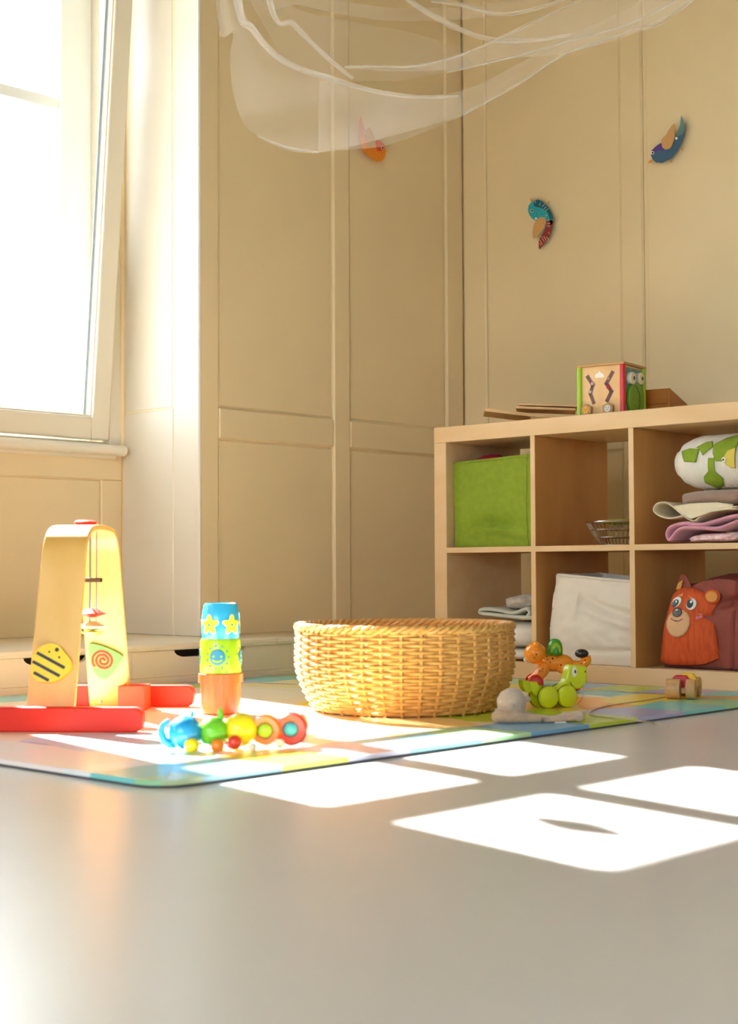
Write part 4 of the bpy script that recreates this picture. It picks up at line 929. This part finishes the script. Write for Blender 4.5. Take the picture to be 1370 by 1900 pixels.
MB().tube(q, [.012-.004*i/(len(q)-1) for i in range(len(q))], 12).build('arm', fuzz2, dl, smooth=True, ang=60, world=False)
MB().ball((f2(1072, 0)[0], -.028, .009), (10*S3, 9*S3, 7*S3), 16, 10).build('foot', fuzz, dl, smooth=True, ang=0, world=False)
MB().box((f2(1025, 0)[0], -.052, .001), (f2(1046, 0)[0], -.036, .0022)).build('care_tag', mat('tag_white', '#e6e4df', .7), dl, world=False)

# ---- small wooden car with a string
wd = mat('wheel_wood', '#c79a67', .5, color2='#b98753', noise_scale=60); CRZ = YAW-R(20)
cr_, S4 = frame_toy(1270, 1297, CRZ, 'wooden_car', 'small wooden toy car with thick plain wheels and red and yellow blocks')
wr = .0245
for (x, y, w_) in ((-.026, 0, .036), (.0175, 0, .022), (-.0200, .088, .024), (.0175, .088, .022)):
    MB().lathe([(0, x-w_/2), (wr*.93, x-w_/2), (wr, x-w_/2+.002), (wr, x+w_/2-.002), (wr*.93, x+w_/2), (0, x+w_/2)], 32, (0, y, wr), axis='x').build('wheel', wd, cr_, smooth=True, ang=40, world=False)
    MB().lathe([(0, x+w_/2), (.0028, x+w_/2), (.0028, x+w_/2+.002), (0, x+w_/2+.002)], 12, (0, y, wr), axis='x').build('axle_cap', wd, cr_, smooth=True, ang=40, world=False)
for y in (0, .088): MB().tube([(-.03, y, wr), (.026, y, wr)], .003, 8).build('axle', wd, cr_, world=False)
MB().box((-.0070, -.01, .014), (.0055, .098, .026)).build('chassis', wd, cr_, world=False, bevel=.002)
MB().prism([(-.034, .014), (.008, .014), (.012, .030), (.009, .046), (.001, .056), (-.026, .056), (-.034, .047), (-.037, .030)], lambda x, z: (x, .0262, z), lambda x, z: (x, .0440, z)).build('red_block', mat('car_red', '#c0101c', .35), cr_, world=False, bevel=.003)
MB().prism([(-.018, .014), (.022, .014), (.027, .030), (.024, .048), (.015, .060), (-.010, .060), (-.019, .049), (-.022, .030)], lambda x, z: (x, .0446, z), lambda x, z: (x, .0622, z)).build('yellow_block', mat('car_yellow', '#eebd08', .35), cr_, world=False, bevel=.003)
st = [onZ(px, py, MZ+.0015) for px, py in ((1247, 1291), (1200, 1299), (1150, 1306), (1115, 1313), (1096, 1321), (1100, 1327), (1130, 1331), (1170, 1335))]+[onZ(1190, 1338, MZ+.003), onZ(1206, 1340, .008), onZ(1216, 1343, .0018), onZ(1240, 1348, .0015)]
tg = MB().tube(spline(st, 8), .0016, 6).build('pull_string', MATS['string'], smooth=True, loc=tuple(st[5])); tag(tg, 'beige pull string trailing from the wooden car across the mat edge', 'string')
# ================================================================== ON TOP OF THE SHELF
ply = mat('pale_ply', '#e3c08c', .45, color2='#d9b27a', noise_scale=20, stretch=(1, 1, .2)); plyd = mat('ply_board', '#c39a66', .5, color2='#b58b57', noise_scale=12)
postg = mat('post_green', '#9dc51c', .3); postr = mat('post_red', '#c4131c', .3)
CZ0 = ZTOP
corner_p = onY(1158, 765, 3.735); crz = R(8.4)
cu = empty('activity_cube', (corner_p.x, corner_p.y, CZ0), 'wooden activity cube with frog face and zigzag slots on the shelf top', 'toy', crz)
W, D, Hh = .150, .150, .158
MB().box((-W+.006, .006, .004), (-.006, D-.006, Hh-.008)).build('body', ply, cu, world=False)
MB().box((-W-.004, -.004, Hh-.008), (.004, D+.004, Hh)).build('top_board', plyd, cu, world=False, bevel=.002)
for (x, y, m_) in ((-.004, .004, postr), (-W+.004, .004, postg), (-.004, D-.004, postg), (-W+.004, D-.004, postr)):
    MB().tube([(x, y, 0), (x, y, Hh-.008)], .0085, 16).build('corner_post', m_, cu, world=False, smooth=True, ang=50)
# px mapping on the front face of the cube (crop of the photograph): x along the face, z up
def cf(a, b): return (-.147+(a-165)/(535-165)*.137, .150-(b-150)/(600-150)*.150*(1+.0))
slotm = mat('slot_brown', '#6f4d3d', .7); slotp = mat('slot_rim', '#bfa3a6', .6)
def slot(pts, w, rim):
    P = [cf(*p) for p in pts]
    for (ww, m_, y) in ((w+.0035, rim, .0052), (w, slotm, .0045)):
        mb = MB()
        for i in range(len(P)-1):
            a, b = Vector(P[i]), Vector(P[i+1]); d = (b-a).normalized(); nrm = Vector((-d.y, d.x))*ww/2; a2 = a-d*ww*.35; b2 = b+d*ww*.35
            mb.prism([tuple(a2+nrm), tuple(a2-nrm), tuple(b2-nrm), tuple(b2+nrm)], lambda x, z: (x, y, z), lambda x, z: (x, y+.001, z))
        mb.build('slot' if m_ is slotm else 'slot_rim', m_, cu, world=False)
slot([(238, 235), (285, 315), (262, 390), (292, 475)], .0095, slotp); slot([(460, 215), (405, 310), (450, 385), (410, 465)], .0105, slotp)
for (a, b, m_) in ((285, 300, slotp), (265, 375, slotp), (430, 265, mat('bead_taupe', '#a3806c', .5)), (425, 345, postr)):
    x, z = cf(a, b); MB().ball((x, .003, z), (.006, .004, .006), 12, 8).build('slider', m_, cu, smooth=True, ang=0, world=False)
x, z = cf(345, 225); MB().prism([(x+p[0]*.000375, z+p[1]*.00034) for p in ((-38, -28), (38, -28), (40, -8), (28, 8), (14, 12), (0, 30), (-14, 14), (-30, 6), (-40, -10))], lambda a, b: (a, .0050, b), lambda a, b: (a, .006, b)).build('cloud_print', mat('print_white', '#efece6', .5), cu, world=False)
for (a, b, m_, mm) in ((240, 550, '#e0a93c', 'yellow_button'), (432, 548, '#cfd3cb', 'grey_button')):
    x, z = cf(a, b); z = max(z, .020); hexp = [(x+.0185*math.cos(R(60*k+30)), z+.0185*math.sin(R(60*k+30))) for k in range(6)]
    hx = MB().prism(hexp, lambda u, v: (u, -.010, v), lambda u, v: (u, .006, v)).build('hex_knob', plyd, cu, world=False, bevel=.0015)
    MB().lathe([(0, -.0100), (.0105, -.0100), (.0105, -.0112), (0, -.0112)], 20, (x, 0, z), axis='y').build('knob_face', mat(mm, m_, .5), hx, world=False)
    for k in range(3): MB().ball((x-.004+.004*k, -.0115, z+(.003 if k != 1 else -.003)), .0011, 8, 6).build('knob_dot', blk, hx, world=False)
# right face: blue print, frog
MB().box((-.0065, .014, .012), (-.0045, D-.012, Hh-.014)).build('print_panel', mat('print_blue_grey', '#7fa3a0', .5, color2='#54788a', noise_scale=30), cu, world=False)
frog = loop([(.066, .006), (.036, .020), (.026, .050), (.036, .080), (.064, .098), (.098, .098), (.120, .082), (.128, .050), (.118, .020), (.096, .006)], 4)
fg = MB().prism([(p[0], p[1]) for p in frog], lambda y, z: (-.005, y, z), lambda y, z: (.007, y, z)).build('frog_face', mat('frog_green', '#6fa31f', .4), cu, world=False, bevel=.002)
for (y, z) in ((.046, .112), (.104, .116)):
    e_ = MB().lathe([(0, -.004), (.0175, -.004), (.0185, .010), (.0165, .012), (0, .012)], 24, (0, y, z), axis='x').build('frog_eye', mat('eye_ivory', '#e7dfc6', .4), cu, smooth=True, ang=40, world=False)
    MB().lathe([(0, .0121), (.006, .0121), (.006, .0132), (0, .0132)], 14, (0, y+.003, z), axis='x').build('pupil', mat('pupil_brown', '#4a2c1a', .4), e_, world=False)
MB().tube([(.0075, .058+.040*math.sin(t)+.0, .050-.042*math.cos(t)) for t in [R(d) for d in range(20, 171, 10)]], .0009, 5).build('frog_smile', blk, fg, world=False)
for (y, z) in ((.05, .05), (.06, .032), (.09, .05), (.085, .075), (.052, .072)): MB().lathe([(0, .0071), (.003, .0071), (.003, .0076), (0, .0076)], 8, (0, y, z), axis='x').build('frog_spot', mat('frog_dark', '#4f7d17', .4), fg, world=False)

# dark wooden box with sloping side
amb = mat('amber_wood', '#b8711c', .45, color2='#a36016', noise_scale=18, stretch=(.3, .3, 1.5))
bxp = onY(1243, 757, 3.93); bz = R(50)
bx = empty('wooden_box', (bxp.x, bxp.y, CZ0), 'amber brown wooden box with a sloping side next to the activity cube', 'box', bz-R(90)+R(47.0))
sl = [(0, 0), (.150, 0), (.150, .042), (.135, .052), (.004, .092), (0, .092)]
t_ = .008
for x0_ in (0, -.112):   # two sloping sides (planes of constant local x), near one faces +x
    pass
MB().prism(sl, lambda y, z: (-t_, y, z), lambda y, z: (0, y, z)).build('side', amb, bx, world=False, bevel=.0012)
MB().prism(sl, lambda y, z: (-.14, y, z), lambda y, z: (-.14+t_, y, z)).build('side', amb, bx, world=False, bevel=.0012)
MB().box((-.14+t_, 0, .046), (-t_, t_, .092)).build('front_board', amb, bx, world=False, bevel=.001); MB().box((-.14+t_, .0004, 0), (-t_, t_, .0455)).build('front_board', amb, bx, world=False, bevel=.001)
MB().box((-.14+t_, .142, 0), (-t_, .150, .046)).build('back_board', amb, bx, world=False); MB().box((-.14+t_, t_, 0), (-t_, .142, .006)).build('bottom', amb, bx, world=False)

# thin wooden boards lying in a loose pile
def slab(name, px, py, y, z, L, Wd, rz, tilt, th_, lab, m=plyd, roll=0):
    p = onY(px, py, y); t = empty(name, (p.x, y, z), lab, 'board', rz, group='loose boards on the shelf top'); t.rotation_euler = (roll, tilt, rz)
    MB().box((0, 0, 0), (L, Wd, th_)).build('panel', m, t, world=False, bevel=.0015, seg=1); return t
p_ = onY(900, 764, 3.70)
slab('wooden_board', 985, 770, 3.70, CZ0+.0005, .06, .13, R(40), 0, .012, 'short wooden board lowest in the pile left of the activity cube', plyd)
slab('wooden_board', 899, 764, 3.715, CZ0+.047, .235, .17, R(40), R(7.5), .011, 'pale wooden board jutting out left from the pile on the shelf top', ply)
slab('wooden_board', 957, 757, 3.79, CZ0+.056, .19, .13, R(36), R(3), .008, 'thin wooden board in the middle of the pile on the shelf', ply)
slab('wooden_board', 962, 752, 3.80, CZ0+.067, .20, .12, R(33), R(3), .007, 'topmost thin wooden board of the pile on the shelf', ply)

# ================================================================== BIRDS ON THE WALLS
tanc = mat('wing_card', '#c89a5e', .7); eye_w = mat('googly_white', '#e9e5dc', .3); eye_k = mat('googly_black', '#15100e', .2); beak_m = mat('beak_amber', '#e0960f', .6); beak_y = mat('beak_yellow', '#d9c21e', .6)
def bird(name, lab, crop, body, bmat, wing, beak, bk_m, eye, button, extra, feet, plane):
    cx0, cy0, sc = crop
    def W(a, b, off):
        px, py = cx0+a/sc, cy0+b/sc
        return onX(px, py, XP+off) if plane == 'x' else onY(px, py, YW-off)
    base = W(*body[0], .0); t = empty(name, base, lab, 'wall decoration')
    def flat(poly, nm, m, o0, o1, sm=True, par=t):
        P = [(p[0], p[1]) for p in loop([(a, b, 0) for a, b in poly], 5)] if sm else poly
        return MB().prism(P, lambda a, b: W(a, b, o0), lambda a, b: W(a, b, o1)).build(nm, m, par)
    bo = flat(body, 'body', bmat, .006, .011, False)
    flat(wing, 'wing', tanc, .013, .0155); flat(beak, 'beak', bk_m, .005, .009, False)
    for (poly, nm, m) in extra: flat(poly, nm, m, .0111, .0122, len(poly) > 5)
    e = flat(circ(eye[0], eye[1], 34, 16), 'eye', eye_w, .0112, .0145, False); flat(circ(eye[0]+3, eye[1], 20, 12), 'pupil', eye_k, .0146, .0155, False, e)
    flat(circ(button[0], button[1], 27, 14), 'button', eye_w, .0112, .0150, False)
    for (a, b, c, d) in feet:
        MB().tube([W(a, b, .008), W(c, d, .008)], .0012, 5).build('leg', beak_m, t); MB().tube([W(c, d, .008), W(c+22, d+30, .006)], .001, 5).build('toe', beak_m, t); MB().tube([W(c, d, .008), W(c+28, d-22, .006)], .001, 5).build('toe', beak_m, t)
    # pin to the wall
    m0 = body[len(body)//3]; MB().tube([W((body[0][0]+eye[0])/2*0+button[0], button[1], 0), W(button[0], button[1], .012)], .0015, 6).build('pin', steel, t)
    return t
org = mat('bird_orange', '#dc6a16', .6, color2='#e79a24', noise_scale=260, stretch=(1, 1, .5)); orr = mat('bird_red', '#d9481a', .6); salm = mat('bird_tail', '#e07a4c', .6)
bird('paper_bird', 'orange paper bird on the panelled wall half behind the white netting', (640, 190, 11.417),
     [(340, 280), (310, 420), (303, 560), (310, 750), (340, 900), (385, 1010), (470, 1120), (580, 1210), (680, 1262), (790, 1248), (840, 1180), (868, 1080), (868, 980), (835, 885), (770, 815), (660, 800), (655, 940), (580, 955), (505, 955), (470, 800), (430, 600), (380, 430)],
     org, [(455, 620), (500, 530), (560, 580), (620, 740), (650, 860), (640, 930), (570, 955), (500, 940), (470, 800)], [(866, 1015), (925, 1040), (858, 1085)], beak_y, (800, 962), (440, 650),
     [([(660, 805), (765, 820), (830, 890), (850, 960), (790, 1020), (700, 1020), (660, 940)], 'head_patch', orr), ([(340, 300), (310, 430), (306, 560), (430, 600), (380, 440)], 'tail_patch', salm)], [], 'x')
blu_b = mat('bird_blue', '#3d6880', .6, color2='#2e4f79', noise_scale=200); purp = mat('bird_purple', '#5b3a95', .6); grnb = mat('bird_greyblue', '#587f80', .6)
bird('paper_bird', 'blue paper bird with purple head patch on the right wall', (1180, 190, 10.54),
     [(890, 250), (935, 340), (958, 440), (965, 550), (950, 650), (915, 760), (870, 860), (800, 980), (720, 1080), (620, 1140), (520, 1183), (400, 1178), (335, 1125), (300, 1040), (303, 960), (370, 880), (440, 825), (505, 797), (520, 880), (600, 920), (690, 885), (735, 790), (775, 670), (830, 560), (865, 460), (882, 340)],
     blu_b, [(505, 795), (515, 710), (590, 640), (660, 520), (755, 410), (768, 560), (745, 740), (690, 880), (600, 918), (535, 890)], [(245, 1192), (262, 1140), (312, 1112), (345, 1160)], beak_m, (330, 985), (795, 702),
     [([(305, 955), (370, 882), (440, 828), (500, 800), (520, 880), (545, 925), (440, 950), (350, 965)], 'crown_patch', purp), ([(890, 270), (930, 350), (950, 450), (955, 560), (880, 640), (800, 640), (860, 480)], 'tail_patch', grnb)],
     [(870, 880, 905, 920), (650, 1110, 690, 1150)], 'y')
teal = mat('bird_teal', '#0f8ea3', .6, color2='#2aa9b3', noise_scale=150); dteal = mat('bird_dark_teal', '#0b5b6b', .6); wine = mat('bird_wine', '#7a2026', .6, color2='#9d3a35', noise_scale=250); stripe_m = mat('stripe_cream', '#e6cbb5', .6); ochre = mat('bird_ochre', '#b07d28', .6)
tb = bird('paper_bird', 'teal paper bird with striped wine red tail above the shelf', (950, 350, 12.45),
     [(630, 1400), (625, 1180), (700, 1040), (770, 870), (795, 760), (770, 675), (690, 655), (610, 690), (555, 742), (470, 690), (405, 605), (370, 500), (385, 400), (440, 330), (490, 285), (600, 246), (720, 300), (820, 400), (900, 520), (945, 640), (960, 760), (940, 900), (890, 1080), (800, 1230), (710, 1335)],
     teal, [(555, 750), (640, 670), (720, 665), (788, 720), (770, 830), (700, 960), (600, 1080), (515, 1160), (480, 1090), (488, 950), (510, 830)], [(425, 215), (492, 276), (440, 322)], beak_m, (462, 512), (558, 690),
     [([(632, 1390), (630, 1190), (700, 1060), (775, 900), (800, 760), (870, 720), (955, 760), (935, 905), (885, 1080), (795, 1228), (708, 1330)], 'tail_patch', wine), ([(600, 255), (715, 305), (815, 405), (893, 525), (935, 640), (930, 700), (880, 700), (830, 560), (740, 480), (640, 440), (520, 400), (520, 300)], 'back_patch', dteal), ([(870, 730), (940, 730), (945, 820), (890, 850)], 'ochre_patch', ochre)],
     [(945, 690, 1005, 680), (830, 370, 850, 300)], 'y')
def TW(a, b, off): return onY(950+a/12.45, 350+b/12.45, YW-off)
for (a, b, c, d) in ((800, 1110, 850, 1170), (740, 1100, 800, 1200), (680, 1100, 760, 1240), (640, 1170, 710, 1290), (640, 1260, 680, 1320), (830, 1000, 880, 1050), (800, 740, 870, 730), (800, 800, 890, 800), (810, 860, 900, 870), (780, 640, 830, 600), (700, 420, 760, 360), (740, 470, 800, 410), (640, 390, 660, 320), (780, 520, 840, 460), (540, 330, 550, 280)):
    MB().tube([TW(a, b, .0122), TW(c, d, .0122)], .0010, 4).build('stripe', stripe_m, tb)

# ================================================================== NETTING
net = net_mat('white_tulle', .20); netf = net_mat('white_tulle_fold', .38, (.98, .97, .95))
DN = 4.15
tn = empty('tulle_netting', atD(760, 160, DN), 'sheer white tulle netting draped in swags below the ceiling', 'netting')
def sheet(top, bot, name, m, d0, d1=None, nu=60, nv=18, amp=.03, seed=0, freq=3):
    T, Bt = spline([(a, b, 0) for a, b in top], 10), spline([(a, b, 0) for a, b in bot], 10); d1 = d0 if d1 is None else d1
    def smp(P, u): f_ = u*(len(P)-1); i = min(int(f_), len(P)-2); return P[i].lerp(P[i+1], f_-i)
    def fn(u, v):
        p = smp(T, u).lerp(smp(Bt, u), v); D = d0+(d1-d0)*u+amp*math.sin(freq*2*math.pi*u+seed+1.5*v)+amp*.7*nz(u*5+seed, v*3, seed)
        return tuple(atD(p.x, p.y, D))
    return MB().grid(fn, nu, nv).build(name, m, tn, smooth=True, ang=0, solid=-1e-9) if False else MB().grid(fn, nu, nv).build(name, m, tn, smooth=True, ang=0)
UP = -900
sheet([(395, -500), (440, -40), (480, 60), (530, 116), (610, 146), (700, 168), (800, 180), (860, 176)], [(398, -500), (402, 20), (432, 60), (426, 110), (440, 200), (478, 252), (592, 283), (862, 214)], 'drape', net, 4.30, 4.20, seed=1)
sheet([(592, 150), (700, 168), (800, 178), (880, 160), (960, 120), (1050, 70), (1290, -60), (1700, -420)], [(590, 283), (650, 277), (722, 268), (862, 214), (960, 158), (1050, 101), (1290, -2), (1700, -340)], 'drape', net, 4.22, 4.0, seed=2)
sheet([(640, 124), (720, 124), (820, 112), (900, 82), (960, 52), (1060, 10), (1300, -120), (1700, -470)], [(640, 126), (720, 132), (850, 128), (960, 108), (1050, 98), (1180, 62), (1290, -4), (1700, -380)], 'swag', net_mat('white_tulle_swag', .24), 4.14, 3.95, seed=3, amp=.02, freq=5)
sheet([(395, -500), (520, -80), (560, -20), (700, 12), (800, 14), (900, 8), (1000, -20), (1250, -150)], [(380, -500), (470, -30), (560, 10), (700, 36), (800, 38), (920, 30), (1040, 0), (1250, -120)], 'swag', net_mat('white_tulle_faint', .16), 4.36, 4.3, seed=5, amp=.02)
sheet([(440, -40), (505, -10), (560, 20), (650, 40), (760, 60), (850, 90), (870, 110), (880, 120)], [(530, 116), (560, 128), (610, 146), (650, 150), (720, 150), (800, 140), (850, 126), (880, 122)], 'drape', net_mat('white_tulle_thin', .10), 4.33, 4.26, seed=6, amp=.02)
# folded hems and creases: narrow gathered strips
def crease(pts, w0, w1, d0, d1, seed=0, name='fold'):
    P = spline([(a, b, 0) for a, b in pts], 8); n = len(P)-1; top = []; bot = []
    for i, p in enumerate(P):
        t = (P[min(i+1, n)]-P[max(i-1, 0)]).normalized(); w = (w0+(w1-w0)*i/n)*(.75+.5*abs(nz(i*.3, seed))); top.append((p.x-t.y*w*-1*.5, p.y-t.x*w*.5)); bot.append((p.x-t.y*w*.5, p.y+t.x*w*.5))
    def fn(u, v):
        i = min(n, round(u*n)); a, b = top[i], bot[i]; D = d0+(d1-d0)*u+.003*math.sin(v*6+u*9)
        return tuple(atD(a[0]+(b[0]-a[0])*v, a[1]+(b[1]-a[1])*v, D))
    MB().grid(fn, n, 6).build(name, netf, tn, smooth=True, ang=0)
crease([(395, -500), (438, -20), (470, 55), (528, 114), (615, 146), (700, 170), (780, 180), (850, 178)], 20, 7, 4.27, 4.19, 1)
crease([(430, -500), (498, -10), (545, 45), (600, 100), (655, 146)], 14, 9, 4.26, 4.2, 2)
crease([(640, 124), (700, 123), (770, 123), (850, 104), (930, 70), (1010, 30), (1090, -10)], 5, 6, 4.11, 4.06, 3)
crease([(700, -60), (760, 0), (820, 38), (890, 68), (960, 76), (1060, 66)], 14, 10, 4.18, 4.1, 4)
crease([(800, 0), (860, 10), (920, 26), (980, 20), (1060, -5)], 10, 8, 4.26, 4.2, 5)
crease([(860, 212), (960, 157), (1050, 100), (1170, 58), (1290, -4), (1700, -360)], 5, 6, 4.1, 3.95, 6)
crease([(478, 252), (530, 272), (592, 283)], 5, 4, 4.27, 4.25, 8)
crease([(830, 134), (900, 118), (990, 96), (1080, 70), (1180, 40), (1290, -20)], 5, 4, 4.1, 3.97, 9)
MB().tube([atD(395, -500, 4.3), Vector((atD(395, -500, 4.3).x, atD(395, -500, 4.3).y, CZ))], .002, 6).build('cord', mat('white_cord', '#e8e4da', .7), tn)
MB().tube([atD(1700, -400, 3.97), Vector((atD(1700, -400, 3.97).x, atD(1700, -400, 3.97).y, CZ))], .002, 6).build('cord', MATS['white_cord'], tn)
for o in bpy.data.objects:
    if '_o' in o: del o['_o']
